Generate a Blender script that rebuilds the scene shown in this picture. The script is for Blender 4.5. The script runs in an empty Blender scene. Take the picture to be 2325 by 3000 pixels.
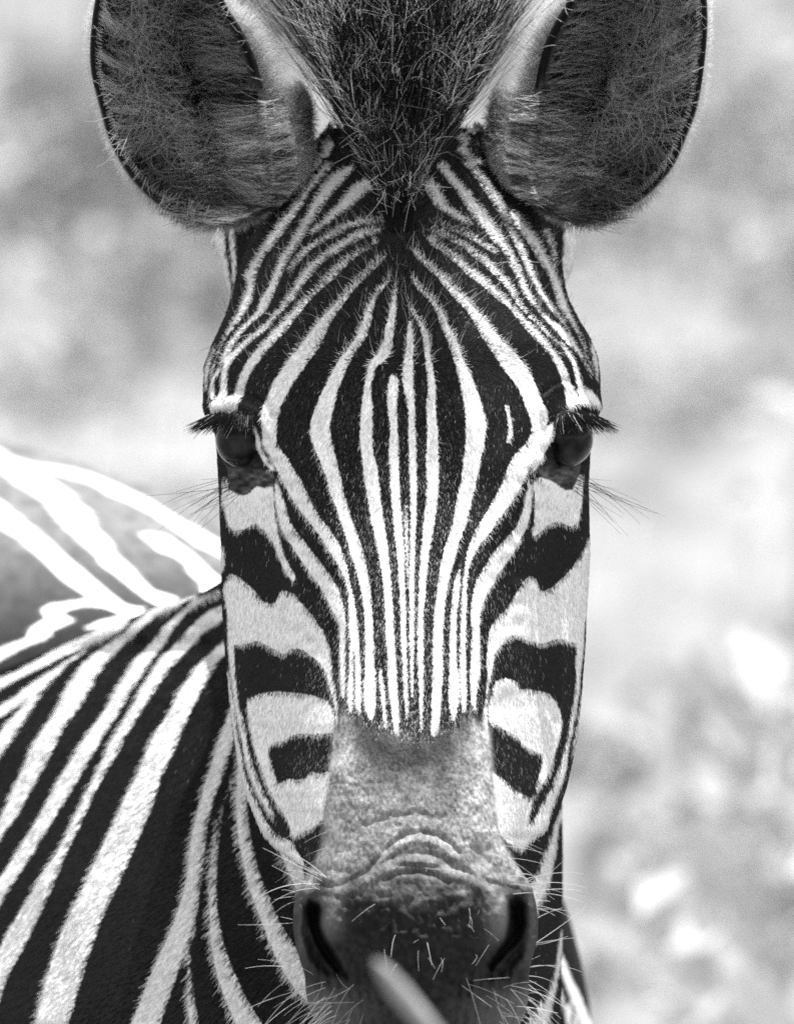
import bpy, math
import numpy as np
rng = np.random.default_rng(11)
scene = bpy.context.scene
col = scene.collection

# ---------------------------------------------------------------- camera, sky, sun, exposure
D = 7.0                 # camera to the plane of the face (m)
ZC = 1.30               # height of the lens
S = 0.0001842           # metres per chart unit on the plane of the face
UC, VC = 1162.5, 1500.0
cam_d = bpy.data.cameras.new('camera')
cam = bpy.data.objects.new('camera', cam_d); col.objects.link(cam)
cam.location = (0, -D, ZC); cam.rotation_euler = (math.radians(90), 0, 0)
cam_d.sensor_fit = 'HORIZONTAL'; cam_d.sensor_width = 36.0
cam_d.lens = 36.0 * D / (2325 * S)
cam_d.clip_start = 0.1; cam_d.clip_end = 2000
cam_d.dof.use_dof = True
cam_d.dof.focus_distance = D - 0.07
cam_d.dof.aperture_fstop = cam_d.lens / 36.0
scene.camera = cam

SUN_EL, SUN_AZ = math.radians(75), math.radians(27)      # azimuth from straight behind the animal, negative = image left
sdir = np.array([math.cos(SUN_EL) * math.sin(SUN_AZ), math.cos(SUN_EL) * math.cos(SUN_AZ), math.sin(SUN_EL)])
world = bpy.data.worlds.new('World'); scene.world = world; world.use_nodes = True
nt = world.node_tree
bg = nt.nodes['Background']
sky = nt.nodes.new('ShaderNodeTexSky'); sky.sky_type = 'NISHITA'; sky.sun_disc = False
sky.sun_elevation = SUN_EL; sky.sun_rotation = math.atan2(sdir[0], sdir[1])
bw = nt.nodes.new('ShaderNodeRGBToBW')                     # monochrome photograph: a grey sky
nt.links.new(sky.outputs['Color'], bw.inputs['Color']); nt.links.new(bw.outputs['Val'], bg.inputs['Color'])
bg.inputs['Strength'].default_value = 0.15
sun_d = bpy.data.lights.new('sun', 'SUN'); sun_d.energy = 4.6; sun_d.angle = math.radians(0.5); sun_d.color = (1, 1, 1)
sun = bpy.data.objects.new('sun', sun_d); col.objects.link(sun)
sun.location = (0, 0, 20)
from mathutils import Vector
sun.rotation_euler = Vector(sdir).to_track_quat('Z', 'Y').to_euler()
scene.view_settings.view_transform = 'Standard'; scene.view_settings.look = 'None'
scene.view_settings.exposure = 1.33; scene.view_settings.gamma = 1.0
scene.cycles.use_denoising = False
scene.cycles.sample_clamp_indirect = 3.0; scene.cycles.sample_clamp_direct = 12.0
scene.cycles.max_bounces = 6; scene.cycles.diffuse_bounces = 3; scene.cycles.glossy_bounces = 2
scene.cycles.transparent_max_bounces = 4; scene.cycles.caustics_reflective = False; scene.cycles.caustics_refractive = False

# ---------------------------------------------------------------- helpers
def tag(o, label=None, cat=None, group=None, kind=None):
    if label: o['label'] = label
    if cat: o['category'] = cat
    if group: o['group'] = group
    if kind: o['kind'] = kind
    return o
def empty(name, loc):
    o = bpy.data.objects.new(name, None); col.objects.link(o); o.location = loc; o.empty_display_size = 0.1
    return o
def mesh(name, V, F, mat, parent=None, attrs=None, smooth=True):
    me = bpy.data.meshes.new(name)
    V = np.asarray(V, np.float64)
    off = np.array(parent.matrix_world.translation if False else (parent['base'] if parent is not None and 'base' in parent else (0, 0, 0)), float)
    Vl = V - off
    if isinstance(F, np.ndarray) and F.ndim == 2:
        n = len(F); k = F.shape[1]
        me.vertices.add(len(V)); me.vertices.foreach_set('co', Vl.astype(np.float32).ravel())
        me.loops.add(n * k); me.loops.foreach_set('vertex_index', F.astype(np.int32).ravel())
        me.polygons.add(n); me.polygons.foreach_set('loop_start', (np.arange(n) * k).astype(np.int32))
        me.update(calc_edges=True)
    else:
        me.from_pydata(Vl.tolist(), [], [list(map(int, f)) for f in F]); me.update()
    if smooth: me.shade_smooth()
    for k, a in (attrs or {}).items():
        at = me.attributes.new(k, 'FLOAT', 'POINT'); at.data.foreach_set('value', np.asarray(a, np.float32))
    o = bpy.data.objects.new(name, me); col.objects.link(o)
    me.materials.append(mat)
    if parent is not None: o.parent = parent
    return o
def strands(name, P, R, mat, parent=None, tone=None, nrm=None, kind=None):
    """hair: P (N,K,3) points, R (N,K) radii"""
    P = np.asarray(P, float); N, K = P.shape[:2]
    hc = bpy.data.hair_curves.new(name)
    hc.add_curves([K] * N)
    off = np.array(parent['base'] if parent is not None and 'base' in parent else (0, 0, 0), float)
    hc.attributes['position'].data.foreach_set('vector', (P - off).astype(np.float32).ravel())
    ra = hc.attributes.get('radius') or hc.attributes.new('radius', 'FLOAT', 'POINT')
    ra.data.foreach_set('value', np.asarray(R, np.float32).ravel())
    if tone is not None:
        tone = np.asarray(tone, np.float32)
        a = hc.attributes.new('tone', 'FLOAT', 'POINT' if tone.ndim == 2 else 'CURVE'); a.data.foreach_set('value', tone.ravel())
    if nrm is not None:
        a = hc.attributes.new('skin_n', 'FLOAT_VECTOR', 'CURVE'); a.data.foreach_set('vector', np.asarray(nrm, np.float32).ravel())
    hc.materials.append(mat)
    o = bpy.data.objects.new(name, hc); col.objects.link(o)
    if parent is not None: o.parent = parent
    if kind: o['kind'] = kind
    return o
def unproj(u, v, y):                       # chart position + depth -> metres
    k = S * (D + y) / D
    return np.stack([(u - UC) * k, y + 0 * u, ZC - (v - VC) * k], -1)
def proj(P):
    k = S * (D + P[..., 1]) / D
    return UC + P[..., 0] / k, VC - (P[..., 2] - ZC) / k
def tab(x, pairs, smooth=0):
    a = np.array(pairs, float); y = np.interp(x, a[:, 0], a[:, 1])
    if smooth:
        st_ = x[1] - x[0]; n = max(1, int(smooth / st_)); k = np.hanning(2 * n + 3)[1:-1]; k /= k.sum()
        y = np.convolve(np.pad(y, n, mode='edge'), k, mode='valid')
    return y
def crom(C, m):
    """closed Catmull-Rom through C (R,K,2); m = samples per span (list of K)"""
    K = C.shape[1]; out = []
    for i in range(K):
        p0, p1, p2, p3 = C[:, (i - 1) % K], C[:, i], C[:, (i + 1) % K], C[:, (i + 2) % K]
        t_ = (np.arange(m[i]) / m[i])[None, :, None]
        p0, p1, p2, p3 = (q[:, None, :] for q in (p0, p1, p2, p3))
        out.append(0.5 * (2 * p1 + (p2 - p0) * t_ + (2 * p0 - 5 * p1 + 4 * p2 - p3) * t_ ** 2 + (3 * p1 - p0 - 3 * p2 + p3) * t_ ** 3))
    return np.concatenate(out, 1)
def grid_faces(R, C, base=0, wrap=True):
    r = np.arange(R - 1)[:, None]; c = np.arange(C if wrap else C - 1)[None, :]; c2 = (c + 1) % C
    return np.stack([r * C + c, (r + 1) * C + c, (r + 1) * C + c2, r * C + c2], -1).reshape(-1, 4) + base
def grid_normals(P, wrap=True):
    if wrap: du = np.roll(P, -1, 1) - np.roll(P, 1, 1)
    else: du = np.gradient(P, axis=1)
    dv = np.gradient(P, axis=0)
    n_ = np.cross(dv, du); n_ /= np.linalg.norm(n_, axis=-1, keepdims=True) + 1e-12
    return n_
def sstep(x, a, b):
    t_ = np.clip((x - a) / (b - a), 0, 1); return t_ * t_ * (3 - 2 * t_)
def line_d(P, u, v):
    d = np.full(u.shape, 1e9)
    for (x0, y0), (x1, y1) in zip(P[:-1], P[1:]):
        ex, ey = x1 - x0, y1 - y0; L = ex * ex + ey * ey + 1e-9
        tt = np.clip(((u - x0) * ex + (v - y0) * ey) / L, 0, 1)
        d = np.minimum(d, np.hypot(u - x0 - tt * ex, v - y0 - tt * ey))
    return d
_nl = rng.random((256, 256))
def vnoise(x, y):
    i = np.floor(x).astype(int); j = np.floor(y).astype(int); a = x - i; b = y - j
    a = a * a * (3 - 2 * a); b = b * b * (3 - 2 * b)
    g = lambda p, q: _nl[p % 256, q % 256]
    return (g(i, j) * (1 - a) + g(i + 1, j) * a) * (1 - b) + (g(i, j + 1) * (1 - a) + g(i + 1, j + 1) * a) * b
def tube(path, rad, seg=10):
    P = np.asarray(path, float); n_ = len(P); rad = np.broadcast_to(rad, n_)
    T = np.gradient(P, axis=0); T /= np.linalg.norm(T, axis=1, keepdims=True) + 1e-12
    ref = np.array([0.3, 1, 0.1]); A = np.cross(T, ref); A /= np.linalg.norm(A, axis=1, keepdims=True) + 1e-12
    B = np.cross(T, A); th = np.arange(seg) * 2 * math.pi / seg
    V = P[:, None] + rad[:, None, None] * (A[:, None] * np.cos(th)[None, :, None] + B[:, None] * np.sin(th)[None, :, None])
    return V.reshape(-1, 3), grid_faces(n_, seg)

# ---------------------------------------------------------------- materials
def new_mat(name):
    m = bpy.data.materials.new(name); m.use_nodes = True
    return m, m.node_tree, m.node_tree.nodes['Principled BSDF']
def grey(v): return (v, v, v, 1)
WHITE, BLACK = 0.80, 0.005
def coat_material():
    m, t_, b = new_mat('short_coat')
    N, L = t_.nodes, t_.links
    sd = N.new('ShaderNodeAttribute'); sd.attribute_name = 'sd'
    t2 = N.new('ShaderNodeAttribute'); t2.attribute_name = 'tone2'
    m2 = N.new('ShaderNodeAttribute'); m2.attribute_name = 'mix2'
    geo = N.new('ShaderNodeNewGeometry')
    mp = N.new('ShaderNodeMapping'); mp.inputs['Scale'].default_value = (1, 1, 0.35)
    L.new(geo.outputs['Position'], mp.inputs['Vector'])
    nz = N.new('ShaderNodeTexNoise'); nz.inputs['Scale'].default_value = 900; nz.inputs['Detail'].default_value = 3
    L.new(mp.outputs['Vector'], nz.inputs['Vector'])
    j = N.new('ShaderNodeMath'); j.operation = 'MULTIPLY_ADD'; j.inputs[1].default_value = 18; j.inputs[2].default_value = -9
    L.new(nz.outputs['Fac'], j.inputs[0])
    ad = N.new('ShaderNodeMath'); ad.operation = 'ADD'; L.new(sd.outputs['Fac'], ad.inputs[0]); L.new(j.outputs[0], ad.inputs[1])
    mr = N.new('ShaderNodeMapRange'); mr.inputs['From Min'].default_value = -2; mr.inputs['From Max'].default_value = 2
    mr.inputs['To Min'].default_value = WHITE; mr.inputs['To Max'].default_value = BLACK
    L.new(ad.outputs[0], mr.inputs['Value'])
    mx = N.new('ShaderNodeMix'); mx.data_type = 'FLOAT'
    L.new(m2.outputs['Fac'], mx.inputs[0]); L.new(mr.outputs['Result'], mx.inputs[2]); L.new(t2.outputs['Fac'], mx.inputs[3])
    mul = N.new('ShaderNodeMath'); mul.operation = 'MULTIPLY'
    mr2 = N.new('ShaderNodeMapRange'); mr2.inputs['From Min'].default_value = 0.3; mr2.inputs['From Max'].default_value = 0.7
    mr2.inputs['To Min'].default_value = 0.75; mr2.inputs['To Max'].default_value = 1.15
    L.new(nz.outputs['Fac'], mr2.inputs['Value']); L.new(mx.outputs[0], mul.inputs[0]); L.new(mr2.outputs['Result'], mul.inputs[1])
    L.new(mul.outputs[0], b.inputs['Base Color'])
    b.inputs['Roughness'].default_value = 0.62; b.inputs['Specular IOR Level'].default_value = 0.06
    bp = N.new('ShaderNodeBump'); bp.inputs['Strength'].default_value = 0.6; bp.inputs['Distance'].default_value = 0.0008
    L.new(nz.outputs['Fac'], bp.inputs['Height']); L.new(bp.outputs['Normal'], b.inputs['Normal'])
    return m
def hair_material(name, gloss=0.1, rough=0.35, use_n=True, trans=0.0, gloss_tone=0.5):
    m = bpy.data.materials.new(name); m.use_nodes = True; t_ = m.node_tree; N, L = t_.nodes, t_.links
    N.remove(N['Principled BSDF']); out = N['Material Output']
    tn = N.new('ShaderNodeAttribute'); tn.attribute_name = 'tone'
    df = N.new('ShaderNodeBsdfDiffuse'); L.new(tn.outputs['Fac'], df.inputs['Color'])
    if use_n:
        sn = N.new('ShaderNodeAttribute'); sn.attribute_name = 'skin_n'; L.new(sn.outputs['Vector'], df.inputs['Normal'])
    last = df.outputs[0]
    if trans:
        tr = N.new('ShaderNodeBsdfTranslucent'); L.new(tn.outputs['Fac'], tr.inputs['Color'])
        mx = N.new('ShaderNodeMixShader'); mx.inputs[0].default_value = trans
        L.new(last, mx.inputs[1]); L.new(tr.outputs[0], mx.inputs[2]); last = mx.outputs[0]
    hb = N.new('ShaderNodeBsdfHair'); hb.component = 'Reflection'; hb.inputs['Color'].default_value = grey(gloss_tone)
    hb.inputs['RoughnessU'].default_value = rough; hb.inputs['RoughnessV'].default_value = rough
    mx = N.new('ShaderNodeMixShader'); mx.inputs[0].default_value = gloss
    L.new(last, mx.inputs[1]); L.new(hb.outputs[0], mx.inputs[2])
    L.new(mx.outputs[0], out.inputs['Surface'])
    return m
def simple(name, tone, rough=0.7, spec=0.3, noise=0, scale=20, trans=0):
    m, t_, b = new_mat(name)
    b.inputs['Base Color'].default_value = grey(tone); b.inputs['Roughness'].default_value = rough
    b.inputs['Specular IOR Level'].default_value = spec
    if noise:
        geo = t_.nodes.new('ShaderNodeNewGeometry'); nz = t_.nodes.new('ShaderNodeTexNoise'); nz.inputs['Scale'].default_value = scale
        nz.inputs['Detail'].default_value = 4
        t_.links.new(geo.outputs['Position'], nz.inputs['Vector'])
        mr = t_.nodes.new('ShaderNodeMapRange'); mr.inputs['From Min'].default_value = 0.3; mr.inputs['From Max'].default_value = 0.7
        mr.inputs['To Min'].default_value = tone * (1 - noise); mr.inputs['To Max'].default_value = tone * (1 + noise)
        t_.links.new(nz.outputs['Fac'], mr.inputs['Value']); t_.links.new(mr.outputs['Result'], b.inputs['Base Color'])
    if trans:
        tr = t_.nodes.new('ShaderNodeBsdfTranslucent'); tr.inputs['Color'].default_value = grey(tone)
        if noise: t_.links.new(mr.outputs['Result'], tr.inputs['Color'])
        mx = t_.nodes.new('ShaderNodeMixShader'); mx.inputs[0].default_value = trans
        t_.links.new(b.outputs[0], mx.inputs[1]); t_.links.new(tr.outputs[0], mx.inputs[2])
        t_.links.new(mx.outputs[0], t_.nodes['Material Output'].inputs['Surface'])
    return m
M_COAT = coat_material()
M_FUR = hair_material('fur_strand', gloss=0.045, rough=0.28, gloss_tone=.7)
M_MANE = hair_material('mane_strand', gloss=0.02, rough=0.25, use_n=False, trans=0.3)
M_EARHAIR = hair_material('ear_strand', gloss=0.02, rough=0.35, use_n=False, trans=0.5)
M_WHISK = hair_material('whisker_strand', gloss=0.10, rough=0.3, use_n=False, trans=0.3)
# ---------------------------------------------------------------- coat pattern
# Every stripe is a closed outline (its two edges) on the face chart (U to the right, V down).
def ch(o, pts):
    ox, oy, f = o
    return [(ox + x * f, oy + y * f) for x, y in pts]
kA = 600 / 1693.0
kN = 700 / 1693.0
kP = 800 / 1693.0
oA = (600, 600, kA); oH = (1200, 600, kA); oB = (600, 1200, kA); oC = (1200, 1200, kA)
oD = (600, 1800, kA); oE = (1200, 1800, kA); oF = (600, 2400, kA); oG = (1200, 2400, kA)
oN = (0, 1200, kN); oM = (0, 2100, kN); oP = (750, 0, kP)

def st(o, a, b):                     # a stripe from its two edges
    return ch(o, a) + ch(o, b)[::-1]

def st2(parts):                      # a long stripe that crosses several charts
    L, R = [], []
    for o, a, b in parts:
        L += ch(o, a); R += ch(o, b)
    return L + R[::-1]

HEAD_W = []; HEAD_B = []
w = HEAD_W.append
# forehead, image-left side
w(ch(oP, [(340,845),(400,812),(445,818),(390,852),(378,890),(358,905)])); w(ch(oP, [(420,905),(470,865),(486,900),(452,965),(425,985)]))
w(ch(oP, [(320,1045),(395,960),(430,950),(385,1035),(335,1075)])); w(ch(oP, [(1230,845),(1290,828),(1318,880),(1298,915),(1335,975),(1395,995),(1405,1030),(1330,1012),(1265,955),(1225,935),(1275,900)]))
w(ch(oP, [(1300,790),(1370,800),(1360,830),(1310,820)]))
w(st2([(oP, [(450,1000),(380,1080),(330,1150),(270,1240)], [(490,1010),(410,1110),(345,1180),(300,1260)]),
       (oA, [(640,130),(590,210),(510,310),(450,400),(390,500),(330,590),(362,636),(345,720),(310,800),(270,900),(210,1000),(150,1110),(100,1230),(60,1350),(42,1420)],
            [(720,130),(640,250),(570,330),(490,430),(440,530),(420,600),(410,680),(390,790),(340,880),(290,960),(220,1040),(160,1120),(130,1190),(90,1290),(62,1400)])]))
w(st(oA, [(90,1140),(50,1230),(15,1320),(0,1420),(5,1510)], [(80,1190),(55,1280),(35,1380),(22,1470),(15,1530)]))
w(st2([(oP, [(570,1030),(480,1090),(430,1150),(380,1220)], [(610,1045),(540,1130),(480,1190),(430,1260)]),
       (oA, [(830,140),(770,240),(700,350),(640,430),(600,520),(560,620),(510,720),(460,800),(440,870),(370,950),(290,1030),(220,1110),(170,1190),(140,1270),(120,1340),(80,1390),(50,1450),(40,1530),(45,1590)],
            [(890,150),(840,230),(760,360),(690,450),(650,550),(600,660),(550,780),(510,860),(440,940),(380,980),(310,1060),(240,1150),(200,1230),(150,1310),(110,1400),(80,1450),(75,1500),(85,1570),(60,1620)])]))
w(st(oP, [(700,1110),(630,1140),(580,1190),(520,1270),(450,1340),(390,1400),(335,1455)], [(740,1165),(690,1195),(640,1235),(590,1290),(510,1340),(430,1400),(345,1460)]))
w(st(oA, [(1500,125),(1400,130),(1300,130),(1220,150),(1130,190),(1040,240),(960,290),(880,330),(810,390),(760,460),(720,510)],
         [(1480,145),(1330,160),(1250,178),(1160,213),(1070,263),(980,305),(900,355),(840,405),(780,475),(735,530),(700,600)]))
w(st(oA, [(1480,185),(1400,210),(1300,230),(1230,260),(1150,300),(1080,350),(1010,400),(940,450),(880,490),(830,550),(780,620),(740,690),(700,750),(650,820),(590,890),(530,960),(450,1030),(370,1090),(300,1150),(220,1220),(170,1290),(140,1380),(135,1470),(120,1560),(80,1620)],
         [(1440,230),(1340,260),(1250,300),(1180,340),(1090,400),(1020,440),(950,500),(880,580),(830,640),(770,720),(720,790),(650,870),(600,930),(550,990),(480,1060),(390,1120),(310,1200),(230,1280),(190,1360),(185,1450),(190,1560),(150,1600)]))
w(st(oA, [(1440,270),(1390,320),(1300,370),(1230,410),(1150,460),(1090,520),(1020,600),(960,660),(890,730),(820,790),(750,860),(680,940),(620,1000),(560,1060),(480,1150),(400,1230),(330,1330),(290,1420),(260,1500),(240,1570)],
         [(1430,310),(1340,370),(1260,420),(1190,480),(1120,550),(1040,630),(970,690),(900,750),(840,820),(780,900),(720,980),(660,1050),(590,1120),(520,1200),(450,1280),(390,1370),(340,1460),(320,1560)]))
w(st2([(oA, [(1500,400),(1420,470),(1350,540),(1290,590),(1220,660),(1160,730),(1100,800),(1030,870),(960,940),(890,1030),(830,1110),(770,1190),(700,1270),(640,1360),(590,1430),(550,1490),(515,1590),(470,1680)],
            [(1480,450),(1400,530),(1330,590),(1260,670),(1200,740),(1140,820),(1080,910),(1030,990),(990,1080),(940,1180),(880,1260),(820,1350),(760,1430),(700,1510),(660,1600),(620,1680)]),
       (oB, [(465,80),(480,140),(465,210),(475,290),(530,360),(560,440),(600,510),(650,610),(700,700),(760,800),(830,890),(900,980),(960,1060),(1030,1180),(1110,1300),(1160,1400),(1185,1500),(1190,1600)],
            [(600,80),(590,180),(590,280),(640,350),(690,410),(740,500),(790,580),(830,660),(870,740),(910,820),(950,900),(1010,960),(1060,1040),(1110,1110),(1150,1230),(1180,1320),(1195,1420),(1215,1500),(1235,1600)]),
       (oD, [(1190,0),(1190,100),(1200,200),(1195,300),(1195,450),(1185,550),(1180,650),(1185,760),(1200,815)],
            [(1250,0),(1262,100),(1225,190),(1224,300),(1224,450),(1224,560),(1222,650),(1222,760),(1210,820)])]))
w(st(oD, [(1225,170),(1232,260),(1240,350),(1245,480),(1245,600),(1240,700),(1255,790),(1272,835)],
         [(1264,120),(1272,220),(1278,330),(1286,450),(1290,560),(1288,700),(1285,790),(1278,835)]))
w(st2([(oA, [(1545,540),(1490,640),(1430,700),(1380,780),(1340,860),(1310,940),(1280,1020),(1240,1110),(1180,1190),(1110,1280),(1050,1380),(1000,1480),(960,1560),(930,1640)],
            [(1520,640),(1450,720),(1410,800),(1380,900),(1370,980),(1340,1080),(1290,1150),(1230,1230),(1180,1330),(1140,1430),(1100,1520),(1080,1600),(1065,1680)]),
       (oB, [(880,80),(870,160),(880,250),(920,350),(960,450),(1000,550),(1040,700),(1090,820),(1130,950),(1170,1060),(1200,1180),(1240,1290),(1270,1400),(1290,1500),(1310,1600)],
            [(1040,80),(1030,150),(1050,270),(1080,380),(1100,480),(1130,600),(1145,680),(1180,790),(1210,900),(1250,1010),(1290,1110),(1310,1200),(1340,1310),(1360,1420),(1370,1550)]),
       (oD, [(1320,0),(1325,200),(1325,400),(1318,560),(1312,680),(1325,780),(1350,850),(1368,885)],
            [(1385,0),(1390,150),(1398,300),(1405,450),(1412,600),(1415,720),(1400,830),(1375,885)])]))
w(st2([(oA, [(1575,630),(1555,740),(1540,830),(1520,920),(1490,1030),(1480,1130),(1430,1220),(1370,1290),(1350,1330),(1340,1400),(1320,1480),(1310,1560),(1300,1620),(1292,1680)],
            [(1585,660),(1580,780),(1580,900),(1560,1030),(1550,1150),(1530,1230),(1480,1290),(1410,1340),(1390,1420),(1375,1500),(1375,1600),(1388,1680)]),
       (oB, [(1290,60),(1280,180),(1285,300),(1300,420),(1310,530),(1330,640),(1350,760),(1370,900),(1400,1020),(1420,1120),(1440,1220),(1460,1350),(1480,1500),(1490,1680)],
            [(1385,100),(1385,250),(1390,360),(1420,470),(1440,600),(1450,720),(1470,850),(1490,1000),(1510,1130),(1520,1240),(1535,1370),(1545,1500),(1555,1680)]),
       (oD, [(1495,150),(1508,300),(1515,450),(1518,600),(1535,750),(1550,850),(1560,930),(1575,1010)],
            [(1560,100),(1565,200),(1575,350),(1585,500),(1592,620),(1600,750),(1605,880),(1598,1000)])]))
w(st(oD, [(1442,450),(1442,540),(1450,620),(1462,740),(1475,850),(1490,950)], [(1455,450),(1472,540),(1482,620),(1492,740),(1500,850),(1502,950)]))
w(st2([(oA, [(1535,1400),(1510,1480),(1505,1600),(1508,1680)], [(1585,1400),(1600,1480),(1590,1580),(1580,1680)]),
       (oB, [(1530,120),(1530,200),(1520,350),(1530,500),(1530,640),(1550,780),(1560,920),(1570,1050),(1590,1200),(1600,1350),(1610,1500),(1618,1680)],
            [(1590,120),(1600,250),(1600,400),(1605,520),(1610,640),(1615,780),(1630,930),(1640,1080),(1645,1250),(1645,1400),(1655,1500),(1662,1680)]),
       (oD, [(1618,100),(1622,250),(1635,450),(1640,600),(1650,720),(1665,850)], [(1662,100),(1664,250),(1670,450),(1675,600),(1680,720),(1678,850)])]))
w(st(oB, [(1658,770),(1652,900),(1656,1050),(1661,1200),(1668,1350),(1676,1470)], [(1667,770),(1671,900),(1676,1050),(1679,1200),(1682,1350),(1682,1470)]))
# middle stripe
w([(1190,850),(1199,935),(1192,975),(1188,1030),(1181,1060),(1177,1096),(1185,1150),(1196,1200),(1196,1290),(1200,1400),(1203,1480),(1202,1560),(1200,1700),(1199,1800),(1200,1880),(1203,2000),(1207,2060),
   (1211,2000),(1211,1920),(1212,1870),(1213,1800),(1213,1700),(1216,1580),(1220,1480),(1221,1412),(1219,1350),(1217,1270),(1214,1200),(1212,1150),(1209,1096),(1210,1050),(1212,1010),(1206,970),(1199,900)])
# forehead, image-right side
w(st2([(oH, [(0,850),(40,920),(80,1000),(110,1080),(120,1200),(130,1300),(150,1400),(150,1550),(137,1680)],
            [(30,860),(80,940),(120,1010),(150,1080),(160,1180),(180,1280),(190,1380),(210,1450),(215,1550),(212,1680)]),
       (oC, [(145,200),(135,400),(145,600),(130,800),(110,960),(95,1150),(80,1330),(75,1500),(70,1680)],
            [(230,150),(235,300),(240,500),(240,620),(220,800),(200,960),(170,1120),(150,1250),(135,1400),(125,1550),(115,1680)]),
       (oE, [(65,200),(65,400),(75,600),(80,700),(85,850),(90,950)], [(112,300),(112,600),(110,700),(108,780),(105,860),(100,950)])]))
w(st2([(oH, [(0,590),(60,690),(110,740),(170,800),(210,860),(240,940),(270,1020),(310,1110),(340,1210),(370,1310),(400,1400),(420,1500),(440,1600),(455,1680)],
            [(20,590),(90,680),(150,740),(200,790),(250,860),(290,920),(320,1000),(370,1090),(410,1180),(440,1280),(480,1350),(520,1440),(550,1520),(580,1610),(600,1680)]),
       (oC, [(465,100),(460,300),(440,420),(430,560),(400,680),(380,800),(360,900),(330,1030),(290,1140),(260,1270),(240,1400),(225,1500),(205,1680)],
            [(630,90),(625,200),(610,300),(580,430),(560,540),(530,680),(510,760),(490,840),(460,950),(430,1040),(400,1120),(370,1250),(330,1360),(310,1470),(290,1600)]),
       (oE, [(195,100),(190,300),(190,500),(180,700),(180,850),(175,950),(185,1020)], [(274,100),(270,300),(275,450),(265,600),(255,750),(245,900),(225,1000)])]))
w(st2([(oC, [(402,1320),(370,1420),(350,1560),(340,1680)], [(420,1320),(415,1430),(405,1560),(385,1680)]),
       (oE, [(330,200),(330,350),(325,500),(320,650),(330,780),(350,880)], [(385,300),(385,400),(400,500),(410,600),(405,720),(370,880)])]))
w(st(oC, [(785,-40),(810,100),(815,180),(800,260),(808,280)], [(815,-30),(840,110),(850,200),(830,250),(815,280)]))
w(st2([(oH, [(0,350),(60,440),(130,510),(200,570),(260,640),(320,710),(370,770),(440,840),(490,900),(530,970),(580,1060),(640,1150),(700,1240),(760,1340),(820,1410),(880,1490),(920,1560),(950,1640)],
            [(40,370),(100,430),(170,500),(240,560),(310,630),(370,690),(440,760),(510,830),(570,890),(630,960),(680,1030),(750,1110),(830,1190),(900,1260),(960,1330),(1010,1420),(1050,1510),(1080,1600),(1125,1680)]),
       (oC, [(990,60),(1010,130),(1000,210),(960,280),(910,330),(850,400),(820,460),(790,540),(760,620),(720,700),(680,770),(640,840),(600,900),(560,970),(530,1030),(500,1100),(480,1170),(465,1230),(450,1330),(440,1450),(430,1550),(425,1680)],
            [(1140,80),(1130,160),(1090,250),(1060,320),(1030,380),(1010,430),(980,500),(940,590),(900,670),(870,720),(830,790),(770,860),(710,930),(670,1010),(610,1080),(560,1140),(530,1200),(500,1260),(480,1350),(470,1450),(470,1560),(465,1680)]),
       (oE, [(415,250),(415,450),(415,600),(425,700),(435,810)], [(460,300),(465,500),(470,640),(470,750),(450,810)])]))
w(st(oH, [(110,245),(180,330),(250,380),(320,430),(390,490),(460,560),(540,620),(610,680),(680,740),(760,800),(830,860),(880,930),(940,1000),(1010,1080),(1080,1150),(1150,1230),(1200,1310),(1240,1400),(1262,1480)],
         [(140,260),(230,330),(310,390),(400,450),(460,510),(540,560),(600,610),(670,670),(740,730),(810,800),(870,870),(930,930),(1000,1000),(1060,1060),(1130,1140),(1200,1220),(1260,1300),(1300,1380),(1335,1480)]))
w(st(oH, [(130,200),(230,250),(310,280),(390,320),(450,360),(520,420),(590,470),(650,530),(720,600),(780,660),(830,730),(870,800),(920,860),(980,920),(1050,980),(1110,1050),(1180,1110),(1240,1160),(1290,1220),(1330,1290),(1360,1380),(1370,1450),(1400,1530)],
         [(180,203),(290,250),(370,290),(440,320),(510,370),(590,430),(670,490),(740,560),(800,620),(840,680),(862,740),(910,812),(955,872),(1024,942),(1094,1005),(1164,1085),(1232,1135),(1292,1185),(1340,1250),(1380,1330),(1410,1430),(1430,1500)]))
w(st(oH, [(150,130),(260,170),(340,210),(420,242),(490,272),(550,312),(640,362),(700,402)], [(180,130),(290,176),(370,206),(440,228),(510,256),(570,288),(650,338),(710,382)]))
w(st(oP, [(1020,1110),(1060,1200),(1110,1280),(1180,1325),(1260,1375),(1325,1398)], [(1070,1090),(1130,1180),(1170,1270),(1230,1310),(1290,1355),(1328,1390)]))
w(st2([(oP, [(1100,1020),(1180,1110),(1240,1180)], [(1160,1000),(1220,1090),(1290,1170)]),
       (oH, [(450,0),(490,60),(540,130),(590,190),(650,250),(700,310),(760,370),(800,430),(830,500),(870,570),(900,640),(930,720),(970,780),(1020,830),(1070,890),(1120,950),(1170,1005),(1230,1065),(1290,1135),(1350,1195),(1400,1245),(1450,1320),(1480,1400)],
            [(560,0),(620,80),(670,160),(720,230),(770,310),(820,380),(850,450),(890,530),(930,620),(970,700),(1010,780),(1060,860),(1110,910),(1180,970),(1245,1000),(1300,1060),(1350,1120),(1390,1190),(1430,1260),(1465,1320),(1492,1400)])]))
w(st2([(oP, [(1270,1000),(1330,1060),(1380,1130),(1430,1200)], [(1320,1010),(1380,1070),(1440,1150),(1490,1210)]),
       (oH, [(690,0),(730,60),(770,140),(810,220),(850,300),(890,380),(930,450),(960,540),(1000,620),(1050,710),(1100,780),(1150,850),(1200,910),(1255,975)],
            [(750,0),(770,80),(820,170),(870,250),(910,310),(940,390),(980,480),(1010,560),(1060,650),(1100,730),(1150,800),(1200,870),(1270,960),(1330,1060)])]))
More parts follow.
